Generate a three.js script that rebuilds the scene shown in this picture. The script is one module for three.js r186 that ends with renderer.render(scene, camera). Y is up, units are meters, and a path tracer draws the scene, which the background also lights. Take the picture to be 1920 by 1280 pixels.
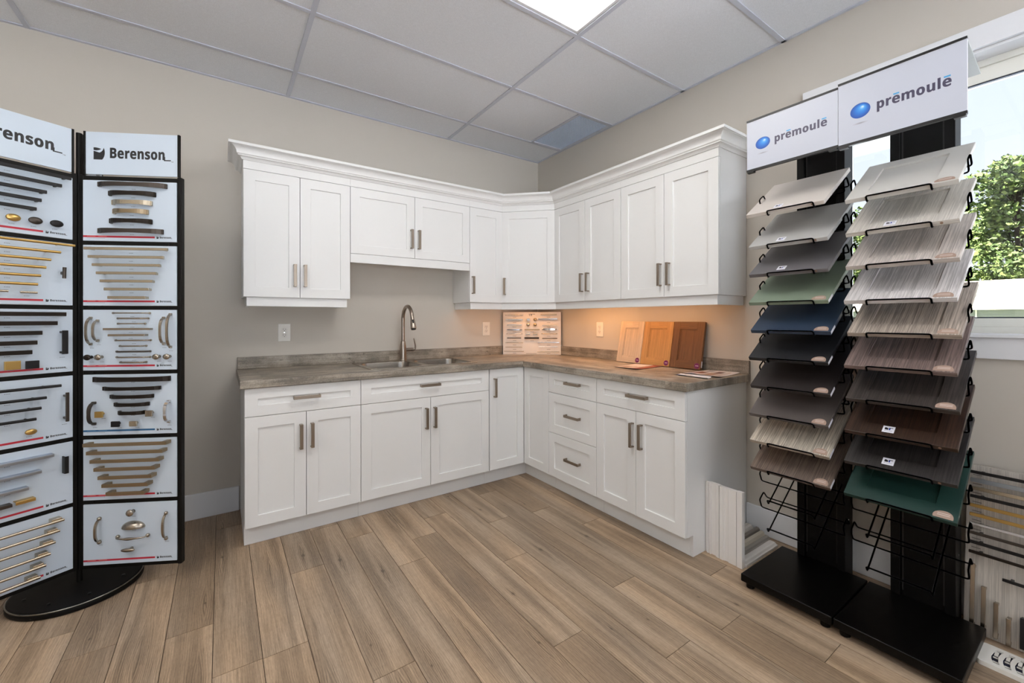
import * as THREE from 'three';
import { RoundedBoxGeometry } from 'three/addons/geometries/RoundedBoxGeometry.js';
import { mergeGeometries } from 'three/addons/utils/BufferGeometryUtils.js';
import { RectAreaLightUniformsLib } from 'three/addons/lights/RectAreaLightUniformsLib.js';

// ---------------------------------------------------------------- camera, sky, sun, lamps, exposure
// room corner at the origin: sink wall = plane z 0 (runs to -x), window wall = plane x 0 (runs to +z)
const scene = new THREE.Scene();
const camera = new THREE.PerspectiveCamera(2 * Math.atan(640 / 794.29) * 180 / Math.PI, 1.5, 0.05, 400);
camera.rotation.order = 'YXZ';
camera.position.set(-2.5874, 1.2548, 3.3496);
camera.rotation.set(0, -0.6116, -0.001);
camera.setViewOffset(1920, 1280, -12.0, 42.33, 1920, 1280);

const renderer = new THREE.WebGLRenderer();
renderer.toneMapping = THREE.LinearToneMapping;
renderer.toneMappingExposure = 1.9;
renderer.shadowMap.enabled = true;
RectAreaLightUniformsLib.init();

const sunDir = new THREE.Vector3(-0.6, 0.78, -0.2).normalize();
const SKY_STRENGTH = 0.5;
{ // hazy summer sky with thin cloud, the same all round
  const w = 512, h = 256, d = new Float32Array(w * h * 4);
  const ns = (x, y) => { const f = (a, b) => { const q = Math.sin(a * 127.1 + b * 311.7) * 43758.5453; return q - Math.floor(q); }, xi = Math.floor(x), yi = Math.floor(y), fx = x - xi, fy = y - yi, u = fx * fx * (3 - 2 * fx), v = fy * fy * (3 - 2 * fy), W = (k) => ((k % 16) + 16) % 16; return (f(W(xi), yi) * (1 - u) + f(W(xi + 1), yi) * u) * (1 - v) + (f(W(xi), yi + 1) * (1 - u) + f(W(xi + 1), yi + 1) * u) * v; };
  for (let j = 0; j < h; j++) for (let i = 0; i < w; i++) {
    const el = Math.max(0, (j + 0.5) / h * 2 - 1), k = Math.pow(el, 0.6), c = 0.65 * ns(i / 32, j / 9) + 0.35 * ns(i / 16 + 3, j / 5), cl = 0.3 * Math.max(0, c - 0.42) / 0.58;
    const o = (j * w + i) * 4; d[o] = (1.18 - 0.62 * k) * (1 - cl) + 1.35 * cl; d[o + 1] = (1.24 - 0.46 * k) * (1 - cl) + 1.38 * cl; d[o + 2] = (1.32 - 0.22 * k) * (1 - cl) + 1.42 * cl; d[o + 3] = 1;
  }
  const t = new THREE.DataTexture(d, w, h, THREE.RGBAFormat, THREE.FloatType); t.mapping = THREE.EquirectangularReflectionMapping; t.magFilter = t.minFilter = THREE.LinearFilter; t.wrapS = THREE.RepeatWrapping; t.needsUpdate = true;
  scene.background = t; scene.backgroundIntensity = SKY_STRENGTH;
}

const sun = new THREE.DirectionalLight(0xfffaf2, 29);
sun.name = 'sun_light';
sun.position.copy(sunDir).multiplyScalar(80).add(new THREE.Vector3(30, 0, 0));
sun.target.position.set(30, 0, 0);
sun.castShadow = true;
Object.assign(sun.shadow.camera, { left: -70, right: 70, top: 70, bottom: -70, near: 1, far: 220 });
scene.add(sun, sun.target);

const TROFFER_POWER = 3.5;            // ceiling panels (see troffer())
const TROFFER_COLOR = [1.0, 0.975, 0.93];
const STRIP_POWER = 27;                // warm strip lamps below the wall cabinets (see strip())
const STRIP_COLOR = [1.0, 0.47, 0.165];

// ---------------------------------------------------------------- helpers
let seed = 7;
function rnd() { seed |= 0; seed = seed + 0x6D2B79F5 | 0; let t = Math.imul(seed ^ seed >>> 15, 1 | seed); t = t + Math.imul(t ^ t >>> 7, 61 | t) ^ t; return ((t ^ t >>> 14) >>> 0) / 4294967296; }
const rr = (a, b) => a + (b - a) * rnd();
const perm = new Float32Array(65536); for (let i = 0; i < 65536; i++) perm[i] = rnd();
const hsh = (x, y) => perm[((x * 374761 + y * 668265 + ((x * 31) ^ (y * 57))) & 65535)];
function vn(x, y) {
  const xi = Math.floor(x), yi = Math.floor(y); let fx = x - xi, fy = y - yi;
  fx = fx * fx * (3 - 2 * fx); fy = fy * fy * (3 - 2 * fy);
  const a = hsh(xi, yi), b = hsh(xi + 1, yi), c = hsh(xi, yi + 1), d = hsh(xi + 1, yi + 1);
  return a + (b - a) * fx + (c - a) * fy + (a - b - c + d) * fx * fy;
}
const fbm = (x, y, o = 3) => { let s = 0, a = 0.5, n = 0; for (let i = 0; i < o; i++) { s += a * vn(x, y); n += a; a *= 0.5; x = x * 2.03 + 17.1; y = y * 2.03 + 5.7; } return s / n; };
const clamp = (v, a = 0, b = 1) => Math.min(b, Math.max(a, v));
const smooth = (a, b, x) => { const t = clamp((x - a) / (b - a)); return t * t * (3 - 2 * t); };
const names = {};
function numbered(n) { if (!(n in names)) { names[n] = 0; return n; } names[n]++; return n + '_' + String(names[n]).padStart(3, '0'); }

function dataTex(w, h, fn, srgb = true) {
  const d = new Uint8Array(w * h * 4);
  for (let j = 0; j < h; j++) for (let i = 0; i < w; i++) { const c = fn(i, j), k = (j * w + i) * 4; d[k] = clamp(c[0], 0, 255); d[k + 1] = clamp(c[1], 0, 255); d[k + 2] = clamp(c[2], 0, 255); d[k + 3] = 255; }
  const t = new THREE.DataTexture(d, w, h, THREE.RGBAFormat);
  t.magFilter = THREE.LinearFilter; t.minFilter = THREE.LinearMipmapLinearFilter; t.generateMipmaps = true;
  t.wrapS = t.wrapT = THREE.RepeatWrapping; if (srgb) t.colorSpace = THREE.SRGBColorSpace; t.needsUpdate = true; return t;
}
function canvasTex(w, h, draw) {
  const c = document.createElement('canvas'); c.width = w; c.height = h; draw(c.getContext('2d'), w, h);
  const t = new THREE.CanvasTexture(c); t.colorSpace = THREE.SRGBColorSpace; return t;
}
const mat = (color, roughness = 0.6, metalness = 0, extra = {}) => new THREE.MeshStandardMaterial({ color, roughness, metalness, ...extra });
const prep = (g) => { const n = g.index ? g.toNonIndexed() : g; for (const k of Object.keys(n.attributes)) if (!['position', 'normal', 'uv'].includes(k)) n.deleteAttribute(k); return n; };
const merge = (gs) => { const l = [gs].flat(Infinity).map(prep); return l.length === 1 ? l[0] : mergeGeometries(l); };
const box = (w, h, d, x = 0, y = 0, z = 0) => new THREE.BoxGeometry(w, h, d).translate(x, y, z);
const rbox = (w, h, d, x = 0, y = 0, z = 0, r = 0.002, s = 1) => new RoundedBoxGeometry(w, h, d, s, Math.min(r, w * 0.45, h * 0.45, d * 0.45)).translate(x, y, z);
const span = (x0, x1, y0, y1, z0, z1, r = 0) => r ? rbox(x1 - x0, y1 - y0, z1 - z0, (x0 + x1) / 2, (y0 + y1) / 2, (z0 + z1) / 2, r) : box(x1 - x0, y1 - y0, z1 - z0, (x0 + x1) / 2, (y0 + y1) / 2, (z0 + z1) / 2);
const cyl = (r, h, x = 0, y = 0, z = 0, seg = 16, r2 = r) => new THREE.CylinderGeometry(r2, r, h, seg).translate(x, y, z);
const lathe = (pts, seg = 24) => new THREE.LatheGeometry(pts.map(([r, y]) => new THREE.Vector2(r, y)), seg);
const V = (x, y, z) => new THREE.Vector3(x, y, z);
// box-projected uv in metres; grain 'x'|'y'|'z' = axis laid along v
function boxUV(g, grain = 'y', ox = 0, oy = 0) {
  g = prep(g); const p = g.attributes.position, n = g.attributes.normal, uv = new Float32Array(p.count * 2);
  for (let i = 0; i < p.count; i++) {
    const c = { x: p.getX(i), y: p.getY(i), z: p.getZ(i) }, a = { x: Math.abs(n.getX(i)), y: Math.abs(n.getY(i)), z: Math.abs(n.getZ(i)) };
    const big = a.x >= a.y && a.x >= a.z ? 'x' : a.y >= a.z ? 'y' : 'z';
    let [u, v] = ['x', 'y', 'z'].filter((k) => k !== big);
    if (u === grain) [u, v] = [v, u];
    uv[2 * i] = c[u] + ox + (big === 'x' ? 0.37 : big === 'y' ? 0.11 : 0); uv[2 * i + 1] = c[v] + oy;
  }
  g.setAttribute('uv', new THREE.BufferAttribute(uv, 2)); return g;
}
function wire(pts, r, fillet = 0.012, seg = 5, closed = false) {
  const P = pts.map((p) => V(...p)), out = [], n = P.length;
  for (let i = 0; i < n; i++) {
    if (!closed && (i === 0 || i === n - 1)) { out.push(P[i]); continue; }
    const a = P[(i - 1 + n) % n], b = P[i], c = P[(i + 1) % n];
    const f = Math.min(fillet, a.distanceTo(b) * 0.45, b.distanceTo(c) * 0.45);
    const s = b.clone().add(a.clone().sub(b).setLength(f)), e = b.clone().add(c.clone().sub(b).setLength(f));
    for (let k = 0; k <= 3; k++) { const t = k / 3; out.push(s.clone().multiplyScalar((1 - t) * (1 - t)).addScaledVector(b, 2 * t * (1 - t)).addScaledVector(e, t * t)); }
  }
  const path = new THREE.CurvePath();
  for (let i = 0; i + 1 < out.length; i++) if (out[i].distanceTo(out[i + 1]) > 1e-5) path.add(new THREE.LineCurve3(out[i], out[i + 1]));
  if (closed) path.add(new THREE.LineCurve3(out[out.length - 1], out[0]));
  // explicit rings at the polyline points
  const R = seg, pos = [], nor = [], idx = []; const m = out.length; let up = V(0, 1, 0); let side0 = null;
  for (let i = 0; i < m; i++) {
    const t = V(0, 0, 0); if (i + 1 < m || closed) t.add(out[(i + 1) % m].clone().sub(out[i]).normalize()); if (i > 0 || closed) t.add(out[i].clone().sub(out[(i - 1 + m) % m]).normalize()); t.normalize();
    let s = side0 ? side0.clone().addScaledVector(t, -side0.dot(t)) : V(0, 0, 0);
    if (s.lengthSq() < 1e-6) { s = up.clone().cross(t); if (s.lengthSq() < 1e-4) s = V(1, 0, 0).cross(t); }
    s.normalize(); side0 = s.clone(); const b = t.clone().cross(s);
    for (let k = 0; k <= R; k++) { const a = k / R * Math.PI * 2, d = s.clone().multiplyScalar(Math.cos(a)).addScaledVector(b, Math.sin(a)); pos.push(out[i].x + d.x * r, out[i].y + d.y * r, out[i].z + d.z * r); nor.push(d.x, d.y, d.z); }
  }
  const rows = closed ? m : m - 1;
  for (let i = 0; i < rows; i++) for (let k = 0; k < R; k++) { const a = i * (R + 1) + k, b = ((i + 1) % m) * (R + 1) + k; idx.push(a, b, a + 1, b, b + 1, a + 1); }
  if (!closed) for (const e of [0, m - 1]) for (let k = 1; k + 1 < R; k++) { const o = e * (R + 1); e ? idx.push(o, o + k, o + k + 1) : idx.push(o, o + k + 1, o + k); }
  const g = new THREE.BufferGeometry(); g.setAttribute('position', new THREE.Float32BufferAttribute(pos, 3)); g.setAttribute('normal', new THREE.Float32BufferAttribute(nor, 3)); g.setAttribute('uv', new THREE.Float32BufferAttribute(new Float32Array(pos.length / 3 * 2), 2)); g.setIndex(idx); return g;
}
function shadows(o) { o.traverse((m) => { if (m.isMesh) { m.castShadow = true; m.receiveShadow = true; } }); return o; }
function part(name, geo, m, parent, label) { const o = new THREE.Mesh(Array.isArray(geo) ? merge(geo) : geo, m); o.name = name; o.castShadow = o.receiveShadow = true; if (label) o.userData.label = label; parent.add(o); return o; }
function thing(name, label, category, pos = [0, 0, 0], group) { const o = new THREE.Group(); o.name = numbered(name); o.position.set(...pos); o.userData = { label, category }; if (group) o.userData.group = group; scene.add(o); return o; }
function solo(name, geo, m, label, category, group) { const o = new THREE.Mesh(Array.isArray(geo) ? merge(geo) : geo, m); o.name = numbered(name); o.castShadow = o.receiveShadow = true; o.userData = { label, category }; if (group) o.userData.group = group; scene.add(o); return o; }
function struct(name, geo, m, label) { const o = geo ? new THREE.Mesh(Array.isArray(geo) ? merge(geo) : geo, m) : new THREE.Group(); o.name = name; if (geo) o.castShadow = o.receiveShadow = true; o.userData = { kind: 'structure' }; if (label) o.userData.label = label; scene.add(o); return o; }
// polygon in (x,z) extruded in y
function slabXZ(poly, y0, y1, bevel = 0, holes = []) {
  const s = new THREE.Shape(poly.map(([x, z]) => new THREE.Vector2(x, -z)));
  for (const h of holes) s.holes.push(new THREE.Path(h.map(([x, z]) => new THREE.Vector2(x, -z))));
  const g = new THREE.ExtrudeGeometry(s, { depth: y1 - y0 - 2 * bevel, bevelEnabled: bevel > 0, bevelThickness: bevel, bevelSize: bevel, bevelOffset: -bevel, bevelSegments: 2, curveSegments: 6 });
  return g.rotateX(-Math.PI / 2).translate(0, y0 + bevel, 0);
}
function rrPath(w, h, r, n = 5, cx = 0, cy = 0) { const o = []; for (const [sx, sy, a0] of [[1, 1, 0], [-1, 1, 1], [-1, -1, 2], [1, -1, 3]]) for (let k = 0; k <= n; k++) { const a = (a0 + k / n) * Math.PI / 2; o.push([cx + sx * (w / 2 - r) + r * Math.cos(a), cy + sy * (h / 2 - r) + r * Math.sin(a)]); } return o; }

// ---------------------------------------------------------------- materials
const woodGrain = (variant) => dataTex(256, 2048, (i, j) => {            // floor oak, 0.1525 x 1.27 m
  const u = i / 256 * 0.1525, v = j / 2048 * 1.27, s = variant * 31.7;
  let bend = 0, dark = 0, near = 0;
  for (const [ku, kv, ks, kd] of knots[variant]) {
    const du = u - ku, dv = v - kv, q = du * du / (ks * ks) + dv * dv / (ks * ks * 16);
    bend += Math.sign(du || 1) * ks * 0.7 * Math.exp(-q * 0.5); near += Math.exp(-q * 0.35);
    if (kd) dark += kd * (Math.exp(-(du * du + dv * dv * 0.3) / (ks * ks * 0.03)) + 0.5 * Math.exp(-(Math.pow(du + 0.15 * dv, 2) / (ks * ks * 0.004) + dv * dv / (ks * ks * 3))));
  }
  const wob = 0.02 * (fbm(u * 7 + s, v * 1.5 + s, 3) - 0.5) + 0.008 * (fbm(u * 25 + s, v * 7, 2) - 0.5), w = u - bend + wob;
  const band = fbm(w * 20 + s, v * 0.55 + s * 1.3, 2), cloud = fbm(u * 11 + s * 2, v * 3.1 + s, 3);
  const lines = 0.5 + 0.5 * Math.sin((w * 330 + 5 * fbm(w * 30 + s, v * 2, 2)) * 2.2);
  const fine = vn(w * 420 + s, v * 6 + s) * 0.5 + vn(u * 1150 + s, v * 17 + s) * 0.5, grit = vn(u * 1640 + s, v * 110 + s);
  const pore = smooth(0.62, 0.8, vn(u * 1150 + s * 5, v * 26 + s)) ;
  const shade = smooth(0.22, 0.66, band);                          // 0 = heartwood streak, 1 = pale wood
  let t = 0.40 + 0.27 * shade + 0.22 * (cloud - 0.5) + 0.38 * (fine - 0.5) + 0.20 * (grit - 0.5) - 0.14 * pore + (lines - 0.5) * (0.05 + 0.22 * clamp(near)) + tone[variant] - 0.12 * clamp(near) - dark * 0.75 + 0.04;
  t = clamp(t);
  const grey = clamp((fbm(u * 9 + 3 + s, v * 1.9 + s * 0.7, 2) - 0.3) * 1.6) * 0.2 + 0.08;
  const c = [98 + 118 * t, 79 + 105 * t, 60 + 90 * t], l = (c[0] + c[1] + c[2]) / 3 - 1;
  return [c[0] + (l - c[0]) * grey, c[1] + (l - c[1]) * grey, c[2] + (l - c[2]) * grey];
});
const tone = [0.02, -0.03, 0.04, -0.03, 0.01, 0.0, 0.03, -0.02];
const knots = [
  [[0.05, 0.35, 0.030, 0.9], [0.11, 0.95, 0.022, 0.0]], [[0.09, 0.7, 0.034, 0.0], [0.06, 1.02, 0.02, 0.8]],
  [[0.02, 0.55, 0.026, 0.0]], [[0.075, 0.42, 0.036, 1.0], [0.04, 1.1, 0.02, 0.6]],
  [[0.12, 0.25, 0.022, 0.9], [0.06, 0.75, 0.03, 0.0]], [[0.03, 0.9, 0.03, 0.7]],
  [[0.08, 0.15, 0.03, 0.0], [0.1, 0.62, 0.02, 0.85], [0.04, 1.12, 0.025, 0]], [[0.076, 0.6, 0.04, 0.0]]];
const plankMats = tone.map((_, k) => mat(0xffffff, 0.46, 0, { map: woodGrain(k) }));

// generic straight grain, tinted by each material's colour; 1 tile = 0.5 m across x 1 m along
const grainTex = (contrast, s) => dataTex(512, 512, (i, j) => {
  const u = i / 512, v = j / 512, cu = u * 2 * Math.PI;
  const w = u * 0.5 + 0.012 * (fbm(u * 6 + s, v * 2 + s, 2) - 0.5);
  const a = fbm(w * 50 + s, v * 1.6 + s, 2), b = vn(w * 420 + s, v * 5 + s * 2), f = vn(u * 360 + s, v * 9 + s), g = vn(u * 512, v * 40);
  const t = 0.13 * a + 0.27 * b + 0.38 * f + 0.22 * g; const q = 255 * clamp(1 - contrast * (1 - smooth(0.2, 0.8, t))); return [q, q, q];
});
const grainLow = grainTex(0.17, 3.3), grainMid = grainTex(0.25, 11.1), grainHigh = grainTex(0.38, 23.7);
for (const t of [grainLow, grainMid, grainHigh]) t.repeat.set(2, 1);
const woodMat = (color, tex = grainMid, rough = 0.5) => mat(color, rough, 0, { map: tex });

// weathered grey laminate of the worktop, 1 tile = 1.2 m, v along the run
const laminateTex = dataTex(768, 1024, (i, j) => {
  const u = i / 768 * 0.9, v = j / 1024 * 1.2;
  const streak = fbm(u * 26, v * 1.6, 3), fine = vn(u * 190, v * 9), mott = fbm(u * 16 + 9, v * 13 + 4, 4), speck = vn(u * 330, v * 260), band = fbm(u * 9 + 40, v * 0.9, 2);
  let t = 0.32 * streak + 0.16 * fine + 0.42 * mott + 0.12 * band + 0.18 * speck; t = clamp((t - 0.6) * 2.9 + 0.5);
  const pit = smooth(0.80, 0.86, fbm(u * 34 + 2, v * 30 + 7, 2)) * 0.6; t = clamp(t - pit);
  const warm = fbm(u * 7 + 70, v * 3 + 20, 2);
  return [112 + 62 * t + 5 * warm, 106 + 59 * t + 1 * warm, 98 + 56 * t - 5 * warm];
});
laminateTex.repeat.set(1 / 0.9, 1 / 1.2);
const M = {
  wall: mat(0xcbc4ba, 0.85), ceilTile: mat(0xe2e1df, 0.9), tbar: mat(0xcbcfdb, 0.6), trimWhite: mat(0xe6e7ea, 0.45),
  cab: mat(0xebebea, 0.38), cabIn: mat(0xd8d5cf, 0.6), gap: mat(0x2a2622, 0.9),
  laminate: mat(0xffffff, 0.42, 0, { map: laminateTex }), laminateEdge: mat(0x6e675e, 0.6),
  nickel: mat(0x9a8d80, 0.33, 1), steel: mat(0xb9b3ab, 0.24, 1), faucet: mat(0xa3978c, 0.28, 1), blackPlastic: mat(0x121214, 0.4),
  blackMetal: new THREE.MeshPhysicalMaterial({ color: 0x070606, roughness: 0.5, specularIntensity: 0.4 }), blackWire: mat(0x0a0a0d, 0.3, 0.0), blackFrame: new THREE.MeshPhysicalMaterial({ color: 0x0b0a08, roughness: 0.5, specularIntensity: 0.45 }), chrome: mat(0xd9d9dc, 0.12, 1),
  plastic: mat(0xe9e6df, 0.4), slot: mat(0x3a3634, 0.8), board: mat(0xcfdbe8, 0.45), whiteMdf: mat(0xe4e0dc, 0.5),
  oilBronze: mat(0x2e2722, 0.42, 0.7), pewter: mat(0x57504b, 0.38, 0.9), brass: mat(0xcaa766, 0.3, 1), satin: mat(0xc2b6a3, 0.27, 1), champagne: mat(0xa8967c, 0.32, 1), blackPull: mat(0x141316, 0.45, 0.2), alu: mat(0xaab2bd, 0.35, 1), antique: mat(0xaaa093, 0.24, 1),
  subfloor: mat(0x2b211a, 0.9), sticker: mat(0xc7a99a, 0.6), labelWhite: mat(0xe3e3ea, 0.5), purple: mat(0x6d1450, 0.45), glass: new THREE.MeshPhysicalMaterial({ color: 0xffffff, roughness: 0, transmission: 1, thickness: 0, ior: 1.45 }),
};

// ---------------------------------------------------------------- room shell
const CH = 2.806, RX = -5.2, RZ = 6.2, T = 0.15;
const WIN = { z0: 2.46, z1: 4.16, y0: 1.19, y1: 2.376 };
struct('wall_back', span(RX - T, T, -0.02, CH + 0.2, -T, 0), M.wall);
struct('wall_right', [span(0, T, -0.02, CH + 0.2, 0, WIN.z0), span(0, T, -0.02, CH + 0.2, WIN.z1, RZ), span(0, T, -0.02, WIN.y0, WIN.z0, WIN.z1), span(0, T, WIN.y1, CH + 0.2, WIN.z0, WIN.z1)], M.wall);
struct('wall_left', span(RX - T, RX, -0.02, CH + 0.2, 0, RZ), M.wall);
const WF = { x0: -4.7, x1: -0.5, y0: 0.45, y1: 2.42 };                // unseen window behind the camera, placed to light ceiling and cabinets
struct('wall_front', [span(RX - T, WF.x0, -0.02, CH + 0.2, RZ, RZ + T), span(WF.x1, T, -0.02, CH + 0.2, RZ, RZ + T), span(WF.x0, WF.x1, -0.02, WF.y0, RZ, RZ + T), span(WF.x0, WF.x1, WF.y1, CH + 0.2, RZ, RZ + T)], M.wall);
const bb = (g) => g;
struct('baseboard_back', bb(span(RX, -2.492, 0, 0.158, 0.0005, 0.015, 0.003)), M.trimWhite);
struct('baseboard_right', bb(span(-0.015, -0.0005, 0, 0.156, 2.056, RZ, 0.003)), M.trimWhite);
struct('baseboard_left', bb(span(RX + 0.0005, RX + 0.015, 0, 0.158, 0.02, RZ, 0.003)), M.trimWhite);
struct('baseboard_front', bb(span(RX + 0.02, -0.02, 0, 0.158, RZ - 0.015, RZ - 0.0005, 0.003)), M.trimWhite);

// floor: oak planks, 6 inches wide, running along z
{
  const fl = struct('floor', span(RX - T, T, -0.16, -0.0085, -T, RZ + T), M.subfloor);
  const PW = 0.1525, PL = 1.27, X0 = -2.615, G = 0.0011;
  const known = { '-1': 1.195, '-3': 1.115, 0: 1.522, '-4': 0.924, 2: 1.0, '-2': 0.668, 3: 1.857, 4: 0.812, 5: 1.241, 6: 1.029, 8: 1.51, 7: 0.829, 9: 1.11, 10: 1.982, 11: 1.15, 12: 1.455, 13: 2.193 };
  const cache = {};
  const plankGeo = (w, l, flip) => {
    const key = w.toFixed(3) + '_' + l.toFixed(3) + flip; if (cache[key]) return cache[key];
    const g = prep(new THREE.BoxGeometry(w - 2 * G, 0.008, l - 2 * G)), p = g.attributes.position, uv = g.attributes.uv;
    for (let i = 0; i < p.count; i++) { let u = (p.getX(i) + w / 2) / PW, v = (p.getZ(i) + l / 2) / PL; if (flip & 1) u = 1 - u; if (flip & 2) v = 1 - v; uv.setXY(i, u, v); }
    return cache[key] = g;
  };
  for (let k = -17; k <= 17; k++) {
    const x0 = Math.max(RX, X0 + k * PW), x1 = Math.min(0, X0 + (k + 1) * PW); if (x1 - x0 < 0.02) continue;
    let j0 = known[k] ?? rr(0, PL); while (j0 > 0) j0 -= PL;
    let last = -1;
    for (let z = j0; z < RZ; z += PL) {
      const a = Math.max(0, z), b = Math.min(RZ, z + PL); if (b - a < 0.02) continue;
      let v = Math.floor(rnd() * 8); if (v === last) v = (v + 3) % 8; last = v;
      const o = part('plank', plankGeo(x1 - x0, b - a, Math.floor(rnd() * 4)), plankMats[v], fl);
      o.position.set((x0 + x1) / 2, -0.004, (a + b) / 2);
    }
  }
}

// ceiling: suspended grid with lay-in panels
const GX = [0, -0.982, -2.206, -3.43, -4.654, RX], GZ = [0, 0.362]; { let z = 0.362; while (z + 0.633 < RZ) { z += 0.633; GZ.push(z); } GZ.push(RZ); }
const LIGHT_CELLS = [[1, 3], [1, 7], [3, 3], [3, 7]];  // first cell is in view; the rest are unseen, lighting swatches, spinner and room
{
  const ce = struct('ceiling', span(RX - T, T, CH + 0.12, CH + 0.3, -T, RZ + T), M.ceilTile);
  const tileTex = dataTex(256, 256, (i, j) => { const q = 240 + 10 * (vn(i * 0.9, j * 0.9) - 0.5) + 10 * (vn(i * 0.31 + 9, j * 0.31) - 0.5); return [q, q, q]; });
  const tm = mat(0xf6f9ff, 0.9, 0, { map: tileTex });
  for (let i = 0; i + 1 < GX.length; i++) for (let j = 0; j + 1 < GZ.length; j++) {
    if (LIGHT_CELLS.some(([a, b]) => a === i && b === j)) continue;
    const vent = i === 0 && j === 1;
    const g = boxUV(span(GX[i + 1] + 0.004, vent ? -0.37 : GX[i] - 0.004, CH + 0.004, CH + 0.018, GZ[j] + 0.004, GZ[j + 1] - 0.004));
    const uv = g.attributes.uv; for (let k = 0; k < uv.count; k++) uv.setXY(k, uv.getX(k) * 4, uv.getY(k) * 4);
    part('ceiling_tile', g, tm, ce);
  }
  for (let j = 1; j + 1 < GZ.length; j++) for (let i = 0; i + 1 < GX.length; i++) part('cross_tee', span(GX[i + 1] + 0.012, GX[i] - (i ? 0.012 : 0), CH - 0.002, CH + 0.003, GZ[j] - 0.012, GZ[j] + 0.012), M.tbar, ce);
  for (let i = 1; i + 1 < GX.length; i++) part('main_tee', span(GX[i] - 0.012, GX[i] + 0.012, CH - 0.003, CH + 0.003, 0, RZ), M.tbar, ce);
  part('wall_angle', [span(RX, 0, CH - 0.002, CH + 0.003, 0.0002, 0.02), span(RX, 0, CH - 0.002, CH + 0.003, RZ - 0.02, RZ - 0.0002), span(-0.02, -0.0002, CH - 0.002, CH + 0.003, 0.02, RZ - 0.02), span(RX + 0.0002, RX + 0.02, CH - 0.002, CH + 0.003, 0.02, RZ - 0.02)], M.tbar, ce);
}
// recessed panel lights
function troffer(i, j, label) {
  const x0 = GX[i + 1], x1 = GX[i], z0 = GZ[j], z1 = GZ[j + 1], cx = (x0 + x1) / 2, cz = (z0 + z1) / 2, w = x1 - x0, d = z1 - z0;
  const t = thing('ceiling_panel_light', label, 'ceiling light', [cx, CH, cz], 'recessed ceiling panel lights');
  part('housing', [box(w - 0.03, 0.02, d - 0.03, 0, 0.075, 0), box(0.012, 0.07, d - 0.03, -w / 2 + 0.021, 0.04, 0), box(0.012, 0.07, d - 0.03, w / 2 - 0.021, 0.04, 0), box(w - 0.05, 0.07, 0.012, 0, 0.04, -d / 2 + 0.021), box(w - 0.05, 0.07, 0.012, 0, 0.04, d / 2 - 0.021)], M.trimWhite, t);
  part('frame', [box(w - 0.03, 0.008, 0.016, 0, 0.006, -d / 2 + 0.022), box(w - 0.03, 0.008, 0.016, 0, 0.006, d / 2 - 0.022), box(0.016, 0.008, d - 0.06, -w / 2 + 0.022, 0.006, 0), box(0.016, 0.008, d - 0.06, w / 2 - 0.022, 0.006, 0)], M.trimWhite, t);
  const em = mat(0xffffff, 0.5); em.emissive = new THREE.Color().setRGB(...TROFFER_COLOR); em.emissiveIntensity = 1.3;
  part('lamp_diffuser', box(w - 0.06, 0.004, d - 0.06, 0, 0.012, 0), em, t);
  const l = new THREE.RectAreaLight(new THREE.Color().setRGB(...TROFFER_COLOR), TROFFER_POWER, w - 0.08, d - 0.08);
  l.name = 'panel_lamp'; l.position.set(0, 0.004, 0); l.rotation.x = -Math.PI / 2; t.add(l);
}
troffer(1, 3, 'bright rectangular panel light in the ceiling above the sink run');
troffer(1, 7, 'unseen rectangular ceiling panel light nearer the window end, lighting the swatch stands');
troffer(3, 3, 'unseen rectangular ceiling panel light lighting the hardware spinner side');
troffer(3, 7, 'unseen rectangular ceiling panel light furthest from the cabinets, lighting the room behind');
// return-air grille
{
  const t = thing('ceiling_vent', 'grey blue perforated air grille set in the ceiling corner', 'vent', [-0.19, CH, 0.682]);
  const pm = mat(0xd2e0f5, 0.5);
  part('frame', [box(0.348, 0.012, 0.016, 0, 0.004, -0.298), box(0.348, 0.012, 0.016, 0, 0.004, 0.298), box(0.016, 0.012, 0.58, -0.166, 0.004, 0), box(0.016, 0.012, 0.58, 0.166, 0.004, 0)], M.tbar, t);
  part('backing', box(0.33, 0.004, 0.59, 0, 0.018, 0), mat(0xa3b3cc, 0.8), t);
  const bars = []; for (let i = 0; i < 22; i++) bars.push(box(0.0068, 0.006, 0.58, -0.152 + i * 0.01448, 0.008, 0)); for (let i = 0; i < 38; i++) bars.push(box(0.316, 0.005, 0.0062, 0, 0.0085, -0.283 + i * 0.0153));
  const gr = part('grille', bars, pm, t); gr.userData.kind = 'stuff';
}
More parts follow.
